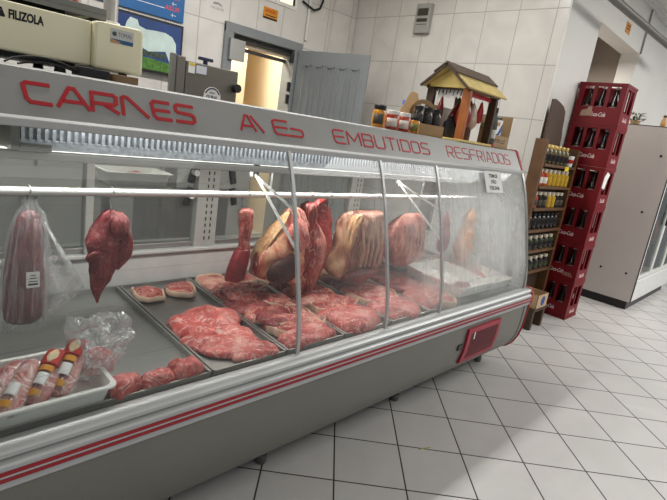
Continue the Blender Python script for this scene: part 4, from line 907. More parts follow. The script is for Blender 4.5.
# cut-out board and bottle behind the jars
tag(MB().prism([(-0.062, 0), (0.06, 0), (0.06, 0.11), (0.046, 0.15), (0.030, 0.178), (0.020, 0.205), (0.0, 0.212), (-0.018, 0.206), (-0.032, 0.172), (-0.056, 0.12)], -0.003, 0.003, 'Y', Matrix.Translation((2.20, 1.62, ZC)) @ Matrix.Rotation(-0.85, 4, 'Z')).build('cutout_board', MDF, None, 0.001, smooth=0), 'bell-shaped bare fibreboard cut-out standing behind the red jars', 'board')
lathe_thing('spray_bottle', 'bottle with a blue cap hidden behind the bell-shaped board', 'bottle', (2.375, 1.80, ZC), [('body', mat('clear grey bottle', lin(170, 180, 186), 0.2), [(0.026, 0), (0.028, 0.01), (0.028, 0.10), (0.012, 0.13)]), ('cap', mat('blue cap', lin(30, 90, 190), 0.4), [(0.014, 0.128), (0.014, 0.176), (0.01, 0.182)])])
# gift carrier with three dark jars
gx, gy = 2.245, 1.545
g = thing('bottle_carrier', 'cardboard carrier with an arched handle on the canopy beside the kiosk', 'carrier', (gx, gy, ZC), (0, 0, -0.25))
KR = mat('kraft board', lin(170, 136, 94), 0.7)
b = MB().box((-0.098, -0.038, 0), (0.098, 0.038, 0.004)).box((-0.098, -0.038, 0), (0.098, -0.035, 0.058)).box((-0.098, 0.035, 0), (0.098, 0.038, 0.058)).box((-0.098, -0.038, 0), (-0.095, 0.038, 0.058)).box((0.095, -0.038, 0), (0.098, 0.038, 0.058)); b.build('box', KR, g, smooth=0, world=False)
pts = [(0.085 * math.cos(PI * i / 14), 0.105 + 0.065 * math.sin(PI * i / 14)) for i in range(15)]
b = MB().ribbon(pts, 0.022, 0.0335, 0.0348, 'Y'); b.box((-0.094, 0.0335, 0.004), (-0.074, 0.0348, 0.108)).box((0.074, 0.0335, 0.004), (0.094, 0.0348, 0.108)); b.build('handle', KR, g, smooth=0, world=False)
MB().lathe([(0.013, 0), (0.013, 0.001)], 16, face((-0.052, 0.033, 0.118), (1, 0, 0), (0, 0, 1))).build('sticker', PAPER, g, world=False)
ca, sa = math.cos(-0.25), math.sin(-0.25)
for k, nm in zip((-1, 0, 1), ('left', 'middle', 'right')):
    dx = k * 0.061
    lathe_thing('sauce_bottle', 'dark bottle with a black cap, %s of the three in the cardboard carrier' % nm, 'bottle', (gx + dx * ca, gy + dx * sa, ZC + 0.0045), [
        ('glass_body', mat('olive dark glass', lin(52, 44, 34), 0.15, var=0.3), [(0.026, 0), (0.028, 0.005), (0.028, 0.10), (0.02, 0.118)]),
        ('bottle_label', mat('speckled black label', lin(60, 56, 54), 0.6, var=0.9, scale=90), [(0.0282, 0.06), (0.0286, 0.061), (0.0286, 0.095), (0.0282, 0.096)]),
        ('cap', BLACK, [(0.022, 0.115), (0.0225, 0.136), (0.02, 0.139)])], 'bottles in the cardboard carrier')
# wooden kiosk
kx0, kx1, ky0, ky1 = 2.495, 2.80, 1.485, 1.715
ki = thing('wooden_kiosk', 'small wooden market kiosk with a pale gabled roof on the counter top', 'display stand', ((kx0 + kx1) / 2, (ky0 + ky1) / 2, ZC))
for x, y, m in ((kx0, ky0, WOOD_O), (kx0, ky1, WOOD_D), (kx1, ky0, WOOD_D), (kx1, ky1, WOOD_D)):
    MB().box((x - 0.012, y - 0.024, ZC + 0.012), (x + 0.012, y + 0.024, 1.695)).build('post', m, ki, 0.002, smooth=0)
MB().box((kx0 - 0.03, ky0 - 0.03, ZC), (kx1 + 0.03, ky1 + 0.03, ZC + 0.012)).build('base', YWOOD, ki, 0.002, smooth=0)
ym = (ky0 + ky1) / 2
MB().prism([(ky0 - 0.035, 1.695), (ky1 + 0.035, 1.695), (ym, 1.785)], kx0 - 0.02, kx0 - 0.008, 'X').build('gable', YWOOD, ki, smooth=0)
MB().prism([(ky0 - 0.035, 1.695), (ky1 + 0.035, 1.695), (ym, 1.785)], kx1 + 0.008, kx1 + 0.02, 'X').build('gable', YWOOD, ki, smooth=0)
MB().box((kx0 - 0.02, ky0 - 0.028, 1.685), (kx1 + 0.02, ky0 - 0.004, 1.705)).build('beam', WOOD, ki, smooth=0)
MB().box((kx0 - 0.02, ky1 + 0.004, 1.685), (kx1 + 0.02, ky1 + 0.028, 1.705)).build('beam', WOOD, ki, smooth=0)
lc = [(ky0 + 0.03, 1.69), (ky1 - 0.03, 1.69)] + [p for i in range(8) for p in ((ky1 - 0.03 - i * 0.02125, 1.652), (ky1 - 0.041 - i * 0.02125, 1.640))] + [(ky0 + 0.03, 1.652)]
MB().prism(lc, kx0 + 0.014, kx0 + 0.0155, 'X').build('lace_trim', PAPER, ki, smooth=0)
for s in (-1, 1):
    e = Vector((s, -0.74)).normalized(); nrm = Vector((-e.y, e.x)) * (1 if s > 0 else -1)
    p0 = Vector((ym, 1.797)); b = MB()
    for k in range(3):
        a_ = p0 + e * (0.058 * k) + nrm * 0.010; c_ = a_ + e * 0.066 - nrm * 0.006
        b.prism([tuple(a_), tuple(c_), tuple(c_ + nrm * 0.008), tuple(a_ + nrm * 0.008)], kx0 - 0.068 + 0.003 * k, kx1 + (0.055, 0.07, 0.08)[k], 'X')
    b.build('roof_boards', mat('roof boards', lin(198, 176, 112), 0.6, var=0.18, scale=14), ki, smooth=0)
    a_ = p0 + nrm * 0.002; c_ = p0 + e * 0.184 - nrm * 0.002
    MB().prism([tuple(a_), tuple(c_), tuple(c_ + nrm * 0.012), tuple(a_ + nrm * 0.012)], kx0 - 0.075, kx0 - 0.064, 'X').build('barge_board', WOOD_D, ki, smooth=0)
MB().prism([(ym - 0.075, 1.770), (ym, 1.824), (ym + 0.075, 1.770), (ym + 0.072, 1.762), (ym, 1.814), (ym - 0.072, 1.762)], kx0 - 0.078, kx1 + 0.09, 'X').build('ridge_cap', WOOD_D, ki, smooth=0)
b = MB()
for i in range(9):
    y = ky0 + 0.035 + i * 0.024; b.cyl((kx0, y, 1.69), (kx0, y + 0.004, 1.655 + 0.008 * (i % 2)), 0.0035, 6)
b.cyl((kx0, ky0 + 0.02, 1.688), (kx0, ky1 - 0.02, 1.688), 0.004, 6).build('hook_row', mat('dark bead fringe', lin(70, 56, 60), 0.5), ki, smooth=0)
MB().box((kx0 + 0.01, ky1 - 0.012, ZC + 0.012), (kx1 - 0.01, ky1 - 0.006, 1.60)).build('back_card', PAPER, ki, smooth=0)
b = MB().box((kx0 + 0.02, ky0 + 0.005, 1.66), (kx1 - 0.02, ky0 + 0.008, 1.684)); b.build('red_valance', mat('red printed strip', lin(190, 40, 60), 0.5, var=0.3, scale=60), ki, smooth=0)
DRED = mat('dark red pack', lin(128, 36, 30), 0.3, var=0.3, scale=20); BRN = mat('brown pack', lin(96, 58, 44), 0.4, var=0.3, scale=20); PALEP = mat('pale striped pack', lin(196, 170, 150), 0.4, var=0.4, scale=30)
def hang(label, x, y, zt_, L, r, m, seed, lean=0.0):
    t = thing('hanging_packet', label, 'packet', (x, y, zt_ - L), (0, 0, 0), 'packets hanging in the kiosk')
    loft([(zt_ - L, x + lean, y, r * 0.3, r * 0.3), (zt_ - L * 0.8, x + lean * 0.8, y, r, r * 0.7), (zt_ - L * 0.45, x + lean * 0.4, y, r * 0.95, r * 0.7), (zt_ - L * 0.15, x, y, r * 0.45, r * 0.4), (zt_, x, y, 0.006, 0.006)], seed, 0.004, 20, 20, 4).build('packet', m, t, smooth=60)
    MB().cyl((x, y, zt_ - 0.004), (x, y, 1.70), 0.0015, 6).build('string', RUBBER, t)
hang('slender brown red packet hanging at the open left side of the kiosk', 2.498, 1.640, 1.645, 0.125, 0.022, DRED, 91)
hang('plump dark red packet hanging behind the front post of the kiosk', 2.60, 1.545, 1.66, 0.18, 0.052, DRED, 92)
hang('pale striped packet hanging in the middle of the kiosk', 2.69, 1.545, 1.64, 0.15, 0.042, PALEP, 93)
hang('second dark red packet hanging at the back of the kiosk', 2.66, 1.63, 1.63, 0.19, 0.060, DRED, 94)
hang('narrow dark packet hanging at the right rear of the kiosk', 2.745, 1.60, 1.66, 0.20, 0.045, BRN, 95)
hang('red foil packet hanging beside the right post of the kiosk', 2.752, 1.53, 1.655, 0.12, 0.024, mat('bright red pack', lin(176, 44, 48), 0.3, var=0.3, scale=30), 96)
for x, y, r, h, m, lab in ((2.565, 1.60, 0.036, 0.12, BLACK, 'black bottle standing on the kiosk floor behind the front post'), (2.66, 1.555, 0.036, 0.09, BRN, 'brown jar standing in the middle of the kiosk floor')):
    lathe_thing('kiosk_bottle', lab, 'bottle', (x, y, ZC + 0.0125), [('glass_body', m, [(r * 0.9, 0), (r, 0.006), (r, h * 0.7), (r * 0.4, h * 0.9)]), ('cap', BLACK, [(r * 0.45, h * 0.88), (r * 0.45, h), (r * 0.3, h + 0.004)])])
lathe_thing('sauce_bottle', 'tall clear bottle with a red base at the right front corner of the kiosk', 'bottle', (2.868, 1.49, ZC), [('base', RED, [(0.026, 0), (0.026, 0.016)]), ('glass_body', mat('grey green glass', lin(96, 100, 96), 0.12, var=0.3, scale=30), [(0.022, 0.016), (0.024, 0.02), (0.024, 0.14), (0.012, 0.18), (0.011, 0.205)]), ('bottle_label', LABW, [(0.0243, 0.05), (0.0247, 0.051), (0.0247, 0.1), (0.0243, 0.101)]), ('cap', BLACK, [(0.013, 0.2), (0.013, 0.225), (0.011, 0.228)])])
# open carton right of the kiosk
bx = thing('cardboard_box', 'tall open cardboard box at the right end of the counter top', 'box', (3.02, 1.55, ZC), (0, 0, 0))
b = MB().box((-0.10, -0.055, 0), (0.10, 0.055, 0.003)).box((-0.10, -0.055, 0), (0.10, -0.052, 0.075)).box((-0.10, 0.052, 0), (0.10, 0.055, 0.19)).box((0.097, -0.055, 0), (0.10, 0.055, 0.20)).box((-0.10, -0.055, 0), (-0.097, 0.055, 0.10)); b.build('carton', CARD, bx, smooth=0, world=False)
text('print', 'IPOR LUZ', 0.035, mat('black carton print', lin(66, 60, 70), 0.7), bx, face((3.0, 1.4946, ZC + 0.04), (1, 0, 0), (0, 0, 1)), 0.0003, width=0.15)
pk = thing('coffee_packet', 'blue and white packet standing in the open cardboard box', 'packet', (2.985, 1.548, ZC + 0.004))
MB().prism([(-0.05, 0), (0.05, 0), (0.052, 0.15), (0.035, 0.185), (-0.03, 0.18), (-0.05, 0.15)], -0.03, 0.0, 'Y').build('pouch', BLACK, pk, 0.006, smooth=0, world=False)
MB().prism([(-0.046, 0.06), (0.046, 0.075), (0.046, 0.165), (-0.02, 0.165), (-0.046, 0.12)], -0.0345, -0.03, 'Y').build('front_panel', PAPER, pk, smooth=0, world=False)
MB().prism([(-0.046, 0.075), (0.0, 0.08), (0.046, 0.15), (0.046, 0.10), (0.01, 0.062)], -0.0352, -0.0345, 'Y').build('swoosh', BLUE, pk, smooth=0, world=False)
MB().prism([(-0.02, 0.125), (0.01, 0.13), (0.015, 0.15), (-0.015, 0.15)], -0.0352, -0.0345, 'Y').build('picture', ORANGE, pk, smooth=0, world=False)

# paper notice taped inside the front glass
nM = face((2.715, 1.3325, 1.222), (1, 0, 0), (0, 0.045, 0.11))
pn = MB().box((-0.10, -0.062, -0.0008), (0.10, 0.062, 0.0)).build('paper_notice', PAPER, None, smooth=0)
for v in pn.data.vertices: v.co = nM @ v.co
tag(pn, 'white paper notice with three printed words taped on the glass at the right end', 'notice')
for s, dy, w in (('TEMOS', 0.034, 0.105), ('P\u00c3O', 0.0, 0.06), ('TOSCANA', -0.036, 0.125)):
    text('printed_word', s, 0.028, INK, pn, nM @ Matrix.Translation((0.0, dy, 0.0003)), 0.0002, bold=0.0008, width=w)

# ------------------------------------------------------------------ behind the counter
bs = thing('meat_bandsaw', 'grey stainless bandsaw with black knob and round badge behind the counter', 'bandsaw', (1.6, 2.6, 0))
SAWM = brushed('saw sheet steel', lin(118, 116, 108), 0.4, (2, 40, 40), 0.6)
MB().box((1.338, 2.40, 1.15), (1.652, 2.50, 1.600)).build('upper_housing', SAWM, bs, 0.006, smooth=0)
MB().box((1.290, 2.40, 0.1), (1.336, 2.44, 1.615)).build('column', brushed('saw column', lin(128, 124, 118), 0.38, (40, 40, 2), 0.7), bs, 0.004, smooth=0)
MB().box((1.262, 2.405, 0.1), (1.289, 2.43, 1.622)).build('hinge_strip', STEEL_D, bs, 0.003, smooth=0)
MB().box((1.262, 2.432, 0.93), (1.75, 2.85, 0.955)).build('saw_table', STEEL, bs, 0.003, smooth=0)
MB().box((1.29, 2.445, 0.0), (1.70, 2.80, 0.93)).build('lower_cabinet', SAWM, bs, 0.004, smooth=0)
MB().cyl((1.635, 2.40, 1.512), (1.635, 2.365, 1.512), 0.022, 16).build('door_knob', BLACK, bs)
MB().cyl((1.475, 2.45, 1.60), (1.475, 2.45, 1.625), 0.012, 12).box((1.435, 2.438, 1.622), (1.515, 2.462, 1.638)).build('tension_knob', mat('navy knob', lin(30, 34, 66), 0.4), bs, 0.003, smooth=30)
b = MB().lathe([(0.052, 0), (0.052, 0.0008)], 28, face((1.50, 2.399, 1.445), (1, 0, 0), (0, 0, 1))).build('badge', PAPER, bs)
NAVY = mat('navy print', lin(40, 40, 74), 0.5)
for q0 in (2, 18):
    rg = MB()
    for i in range(q0, q0 + 12):
        a0, a1 = 2 * PI * i / 32, 2 * PI * (i + 1) / 32
        rg.prism([(1.50 + r * math.cos(a), 1.445 + r * math.sin(a)) for r, a in ((0.048, a0), (0.048, a1), (0.041, a1), (0.041, a0))], 2.3975, 2.3982, 'Y')
    rg.build('badge_arc', NAVY, b, smooth=0)
text('badge_word', 'GURAL', 0.026, NAVY, b, face((1.50, 2.3981, 1.443), (1, 0, 0), (0, 0, 1)), 0.0003, bold=0.0008, width=0.072)
text('badge_word', 'INOX', 0.016, NAVY, b, face((1.50, 2.3981, 1.467), (1, 0, 0), (0, 0, 1)), 0.0003, width=0.032)
for x0, x1, z0, z1, m in ((1.352, 1.388, 1.545, 1.594, PAPER), (1.396, 1.455, 1.55, 1.588, mat('faint blue note', lin(214, 216, 226), 0.7, var=0.06, scale=80))):
    MB().box((x0, 2.3985, z0), (x1, 2.40, z1)).build('paper_sticker', m, bs, smooth=0)
MB().box((1.353, 2.3978, 1.582), (1.387, 2.3986, 1.593)).build('yellow_strip', YEL, bs, smooth=0)
# steel table, and a cabinet added to grey the view through the rear windows
wt = thing('work_table', 'long steel work table behind the rear windows of the counter', 'table', (0.6, 2.5, 0))
MB().box((-0.4, 2.22, 0.94), (1.255, 2.85, 0.975)).build('table_top', STEEL_D, wt, 0.003, smooth=0)
for x in (-0.36, 1.14):
    for y in (2.26, 2.81): MB().box((x - 0.02, y - 0.02, 0), (x + 0.02, y + 0.02, 0.94)).build('leg', STEEL_D, wt, smooth=0)
MB().box((-0.36, 2.28, 0.2), (1.14, 2.79, 0.22)).build('lower_shelf', STEEL_D, wt, smooth=0)
plastic_tray('white plastic tray of meat standing on the steel table behind the rear glass', (1.10, 2.40, 0.9755), 0.155, 0.10, 0.066, (0, 0, -0.05), 0.016)
slab('meat_piece', 'dark red piece lying in the white tray behind the rear glass', 0.06, 0.05, 0.05, (1.12, 2.41, 0.985), 0.3, BEEF, 71, None, tilt=0)
cbn = thing('backdrop_cabinet', 'low grey steel cabinet added behind the counter to grey the rear windows', 'cabinet', (0.9, 3.3, 0))
MB().box((-0.6, 3.05, 0.08), (2.3, 3.6, 1.28)).build('body', STEEL_D, cbn, 0.004, smooth=0)
for k in range(4):
    x = -0.58 + k * 0.72
    d = MB().box((x, 3.032, 0.12), (x + 0.70, 3.05, 1.25)).build('door', brushed('cabinet door steel', lin(168, 168, 162), 0.5, (40, 2, 2), 0.15), cbn, 0.003, smooth=0)
    MB().cyl((x + 0.64, 3.012, 0.6), (x + 0.64, 3.012, 0.8), 0.008).box((x + 0.632, 3.012, 0.61), (x + 0.648, 3.034, 0.62)).box((x + 0.632, 3.012, 0.78), (x + 0.648, 3.034, 0.79)).build('handle', STEEL, d, smooth=30)
MB().box((-0.55, 3.1, 0), (2.25, 3.55, 0.08)).build('plinth', BLACK, cbn, smooth=0)

# wall screen with a white cow, and the blue price board above
tv = thing('wall_screen', 'black framed picture of a white cow on grass hanging on the tiled wall', 'picture', (1.9, YW, 1.79))
TX0, TX1, TZ0, TZ1 = 1.60, 2.185, 1.60, 2.00; TY = YW - 0.06
MB().box((TX0, TY, TZ0), (TX1, YW, TZ1)).build('frame', BLACK, tv, 0.003, smooth=0)
MB().box((TX0 + 0.018, TY - 0.001, TZ0 + 0.018), (TX1 - 0.018, TY, TZ1 - 0.018)).build('blue_ground', mat('picture blue', lin(32, 62, 120), 0.35, var=0.3, scale=3), tv, smooth=0)
MB().prism([(TX0 + 0.018, TZ0 + 0.018), (TX1 - 0.018, TZ0 + 0.018), (TX1 - 0.018, TZ0 + 0.085), (TX0 + 0.3, TZ0 + 0.105), (TX0 + 0.018, TZ0 + 0.10)], TY - 0.0018, TY - 0.001, 'Y').build('grass', mat('picture grass', lin(74, 118, 44), 0.4, var=0.5, scale=60), tv, smooth=0)
MB().box((TX0 + 0.2, TY - 0.0022, TZ0 + 0.115), (TX0 + 0.45, TY - 0.0014, TZ0 + 0.155)).build('far_hedge', mat('picture hedge', lin(56, 70, 60), 0.4, var=0.8, scale=60), tv, smooth=0)
cow = [(1.72, 1.93), (1.745, 1.965), (1.80, 1.958), (1.815, 1.92), (1.87, 1.905), (1.95, 1.912), (2.03, 1.915), (2.09, 1.895), (2.125, 1.85), (2.13, 1.78), (2.118, 1.66), (2.09, 1.64), (2.075, 1.71), (2.04, 1.775), (1.98, 1.765), (1.90, 1.75), (1.84, 1.77), (1.80, 1.74), (1.795, 1.64), (1.755, 1.64), (1.75, 1.75), (1.72, 1.80), (1.70, 1.86)]
MB().prism(cow, TY - 0.003, TY - 0.0014, 'Y').build('cow', mat('picture cow', lin(196, 214, 210), 0.4, var=0.12, scale=12), tv, smooth=0)
pb = thing('price_board', 'blue price board with red figures and white lines above the cow picture', 'sign', (1.85, YW, 2.3))
MB().box((1.45, YW - 0.02, 2.028), (2.20, YW - 0.001, 2.44)).build('panel', mat('price board blue', lin(22, 96, 158), 0.45, var=0.06, scale=4), pb, 0.002, smooth=0)
b = MB()
for k in range(4): b.box((1.52, YW - 0.0215, 2.10 + k * 0.085), (2.03 - 0.0 * k, YW - 0.02, 2.105 + k * 0.085))
b.build('white_line', PAPER, pb, smooth=0)
PRED = mat('red price print', lin(206, 84, 92), 0.5)
for k, s in enumerate(('R$2,90', 'R$5,99', 'R$8,50', 'R$9,90')):
    text('price', s, 0.045, PRED, pb, face((2.10, YW - 0.0205, 2.112 + k * 0.085), (1, 0, 0), (0, 0, 1)), 0.0006, bold=0.001, width=0.115)
b = MB()
for k in range(4):
    x, z = 2.10, 2.065 + k * 0.085
    b.box((x - 0.002, YW - 0.021, z - 0.014), (x + 0.002, YW - 0.02, z + 0.014)).box((x - 0.014, YW - 0.021, z - 0.002), (x + 0.03, YW - 0.02, z + 0.002))
b.build('small_star', PAPER, pb, smooth=0)

# small things on the tiled walls
st = MB().box((2.995, YW - 0.003, 2.275), (3.165, YW, 2.375)).build('warning_sticker', ORANGE, None, smooth=0)
tag(st, 'orange warning sticker with dark print above the doorway', 'sticker')
text('print', 'ATEN\u00c7\u00c3O', 0.036, RED, st, face((3.08, YW - 0.0032, 2.345), (1, 0, 0), (0, 0, 1)), 0.0004, bold=0.001, width=0.12)
MB().box((2.998, YW - 0.0038, 2.276), (3.162, YW - 0.003, 2.292)).box((3.02, YW - 0.0038, 2.303), (3.14, YW - 0.003, 2.312)).build('print_bar', INK, st, smooth=0)
st = thing('wall_transfer', 'faint grey round transfer with lettering on the tile left of the doorway', 'sticker', (2.52, YW, 2.24))
b = MB(); GP = mat('faint grey print', lin(150, 150, 150), 0.5)
b.prism([(2.465, 2.252), (2.48, 2.272), (2.52, 2.276), (2.555, 2.262), (2.56, 2.248), (2.52, 2.258)], YW - 0.002, YW, 'Y').build('emblem', GP, st, smooth=0)
text('print', 'HIGIENE', 0.03, GP, st, face((2.515, YW - 0.0005, 2.225), (1, 0, 0), (0, 0, 1)), 0.0004, width=0.13)
cd = thing('wall_conduit', 'white conduit pipe running up the tiled wall right of the doorway', 'pipe', (3.535, YW - 0.02, 2.2))
MB().cyl((3.535, YW - 0.016, 2.19), (3.535, YW - 0.016, CEIL), 0.012, 10).build('pipe', WHITE_M, cd)
tag(MB().tube([(3.44, YW - 0.014, 2.535), (3.52, YW - 0.036, 2.50), (3.58, YW - 0.038, 2.485), (3.66, YW - 0.030, 2.52), (3.70, YW - 0.020, 2.60), (3.71, YW - 0.016, 2.80)], 0.011, 8).build('cable', RUBBER, None, world=False), 'thick black cable looping on the tiles beside the white conduit', 'cable')
MB_ = MB().box((3.96, YW - 0.10, 2.10), (4.0, YW, CEIL))
struct(MB().box((3.86, YW - 0.04, 0), (4.19, YW - 0.0005, CEIL)).build('trim_3', WTX, smooth=0), 'tiled boxed-in corner')
eb = thing('meter_box', 'grey metal wall box with two dark windows high on the end wall', 'box', (XW, 3.15, 2.5))
MB().box((XW - 0.05, 3.035, 2.39), (XW, 3.205, 2.655)).build('casing', mat('grey box enamel', lin(162, 160, 154), 0.45), eb, 0.004, smooth=0)
for z0, z1 in ((2.545, 2.61), (2.49, 2.52)): MB().box((XW - 0.053, 3.06, z0), (XW - 0.05, 3.18, z1)).build('window', mat('dark box window', lin(58, 54, 44), 0.4, var=0.4, scale=60), eb, smooth=0)
MB().box((XW - 0.052, 3.06, 2.465), (XW - 0.05, 3.18, 2.470)).build('seam', DARK, eb, smooth=0)
for y, z in ((3.05, 2.64), (3.19, 2.64), (3.05, 2.405)): MB().lathe([(0.006, 0), (0.004, 0.003)], 10, face((XW - 0.05, y, z), (0, -1, 0), (0, 0, 1))).build('screw', STEEL, eb)

# ------------------------------------------------------------------ wooden rack of small goods
RX0, RX1, RF, RB = 3.90, 4.66, 1.565, 1.655
rk = thing('product_rack', 'shallow brown wooden rack of jars and bottles leaning by the white pillar', 'shelf rack', (4.28, 1.6, 0))
MB().box((RX0, RF - 0.005, 0), (RX0 + 0.04, RB, 1.545)).build('side_post', WOOD, rk, 0.002, smooth=0)
MB().box((RX1 - 0.04, RF - 0.005, 0), (RX1, RB, 1.515)).build('side_post', WOOD, rk, 0.002, smooth=0)
MB().box((RX0 + 0.04, RB - 0.012, 0.1), (RX1 - 0.04, RB, 1.40)).build('back_board', WOOD_D, rk, smooth=0)
SH = [1.365, 1.19, 1.01, 0.828, 0.648, 0.462, 0.20]
for z in SH: MB().box((RX0 + 0.04, RF - 0.012, z - 0.022), (RX1 - 0.04, RB - 0.012, z)).build('shelf', WOOD, rk, 0.002, smooth=0)
b = MB().box((4.375, RF - 0.0155, 1.325), (4.46, RF - 0.012, 1.362)); b.build('price_tag', mat('yellow price tag', lin(226, 206, 50), 0.5), rk, smooth=0)
tb = [(4.08, 1.40), (4.08, 1.862), (4.13, 1.868), (4.22, 1.855), (4.31, 1.835), (4.37, 1.80), (4.39, 1.74), (4.40, 1.66), (4.425, 1.60), (4.44, 1.40)]
tag(MB().prism(tb, RB + 0.005, RB + 0.022, 'Y').build('sign_board', WOOD_D, None, 0.002, smooth=0), 'dark wooden board with a wavy edge rising behind the product rack', 'board')
GOLD = mat('gold cap', lin(188, 160, 92), 0.35, 0.4); WCAP = mat('pale cap', lin(206, 196, 176), 0.5)
PBLK = mat('black fill', lin(34, 30, 28), 0.2); POLV = mat('olive fill', lin(92, 82, 46), 0.25, var=0.4, scale=40)
PYEL = mat('yellow fill', lin(190, 152, 40), 0.3, var=0.2, scale=30); PRED2 = mat('orange red fill', lin(190, 78, 44), 0.3, var=0.3, scale=40)
PGRN = mat('dark green fill', lin(54, 60, 40), 0.3, var=0.3, scale=40)
ROWN = ('top', 'second', 'third', 'fourth', 'fifth', 'sixth')
ORD = ('first', 'second', 'third', 'fourth', 'fifth', 'sixth', 'seventh', 'eighth')
def small_jar(row, k, x, r, h, fill, cap, lab, what, z=None, extra=''):
    z = SH[row] if z is None else z
    parts = [('glass_body', fill, [(r * 0.9, 0), (r, 0.004), (r, h * 0.68), (r * 0.6, h * 0.8)]), ('cap', cap, [(r * 0.66, h * 0.78), (r * 0.7, h * 0.97), (r * 0.6, h)])]
    if lab: parts.insert(1, ('jar_label', lab, [(r + 0.0003, h * 0.15), (r + 0.0008, h * 0.16), (r + 0.0008, h * 0.5), (r + 0.0003, h * 0.51)]))
    return lathe_thing('product_jar', '%s, %s from left on the rack\'s %s shelf' % (what, ORD[k], ROWN[row]), 'jar', (x, 1.603, z), parts, 'small goods on the wooden rack', n=14)
XS = lambda n, a=4.0, b_=4.56: [a + (b_ - a) * i / (n - 1) for i in range(n)]
for k, x in enumerate(XS(6, 3.99, 4.44)): small_jar(0, k, x, 0.034, 0.15, POLV, GOLD, PBLK, 'olive bottle with black label and gold cap')
lathe_thing('product_tub', 'white tub with red print at the right end of the rack\'s top shelf', 'tub', (4.55, 1.60, SH[0]), [('body', WHITE, [(0.034, 0), (0.04, 0.08)]), ('print', RED, [(0.0378, 0.03), (0.0386, 0.031), (0.0406, 0.06), (0.0398, 0.061)]), ('lid', PAPER, [(0.042, 0.08), (0.042, 0.09), (0.03, 0.092)])])
for k, x in enumerate(XS(7)): small_jar(1, k, x, 0.036, 0.135, PRED2 if k < 2 else PYEL, WCAP, LABW if k < 2 else None, 'orange red jar with pale cap' if k < 2 else 'yellow jar with pale cap')
for k, x in enumerate(XS(7)):
    small_jar(2, k, x, 0.036, 0.13, (PRED2, PBLK, PBLK, PYEL, PYEL, PBLK, PBLK)[k], WCAP, None if k in (3, 4) else LABD, ('orange red jar with pale cap', 'black jar with pale cap', 'black jar with pale cap', 'yellow jar with pale cap', 'yellow jar with pale cap', 'black jar with pale cap', 'black jar with pale cap')[k])
for k, x in enumerate(XS(7)): small_jar(3, k, x, 0.033, 0.135, PBLK, BLACK, None, 'black glossy bottle with a black cap')
for k, x in enumerate(XS(6)): small_jar(4, k, x, 0.037, 0.12, PGRN, WCAP, PBLK, 'dark green jar with pale cap')
for k, x in enumerate(XS(6)): small_jar(5, k, x, 0.037, 0.12, PBLK, WCAP, PGRN, 'dark jar with pale cap')
sb = thing('cardboard_box', 'small open carton with a blue round print beside the counter end', 'box', (4.20, 1.475, 0.185), (0, 0, 0))
b = MB().box((-0.11, -0.075, 0), (0.11, 0.075, 0.004)).box((-0.11, -0.075, 0), (0.11, -0.071, 0.12)).box((-0.11, 0.071, 0), (0.11, 0.075, 0.12)).box((-0.11, -0.075, 0), (-0.106, 0.075, 0.12)).box((0.106, -0.075, 0), (0.11, 0.075, 0.12)); b.build('carton', mat('pale carton', lin(196, 168, 132), 0.7, var=0.05), sb, smooth=0, world=False)
MB().lathe([(0.042, 0), (0.042, 0.0006)], 20, face((0.01, -0.0752, 0.062), (1, 0, 0), (0, 0, 1))).build('round_print', mat('blue carton print', lin(50, 72, 140), 0.6), sb, world=False)
bp_ = thing('wood_pallet', 'low dark wooden stand under the small carton at the foot of the rack', 'stand', (4.20, 1.475, 0))
MB().box((-0.13, -0.07, 0), (-0.09, 0.075, 0.165)).box((0.09, -0.07, 0), (0.13, 0.075, 0.165)).box((-0.14, -0.078, 0.165), (0.14, 0.078, 0.184)).build('frame', WOOD_D, bp_, smooth=0, world=False)

# ------------------------------------------------------------------ red bottle crates
CX0, CX1, CY0, CY1, CH = 4.73, 5.025, 1.347, 1.728, 0.350
def wall_holes(mb, u0, u1, v0, v1, holes, fn):
    us = sorted({u0, u1} | {h[0] for h in holes} | {h[1] for h in holes}); vs = sorted({v0, v1} | {h[2] for h in holes} | {h[3] for h in holes})
    for a_, b_ in zip(us[:-1], us[1:]):
        for c_, d_ in zip(vs[:-1], vs[1:]):
            m_ = ((a_ + b_) / 2, (c_ + d_) / 2)
            if any(h[0] < m_[0] < h[1] and h[2] < m_[1] < h[3] for h in holes): continue
            fn(mb, a_, b_, c_, d_)
wy, wx = CY1 - CY0, CX1 - CX0
WHITEP = mat('white crate print', lin(226, 206, 206), 0.5)
def script(parent, M, w, name='emblem_script'):
    """flowing white wordmark in raised strokes"""
    return text(name, 'Coca-Cola', 0.05, WHITEP, parent, M, 0.0006, shear=0.35, bold=0.0006, width=w, spacing=0.9)
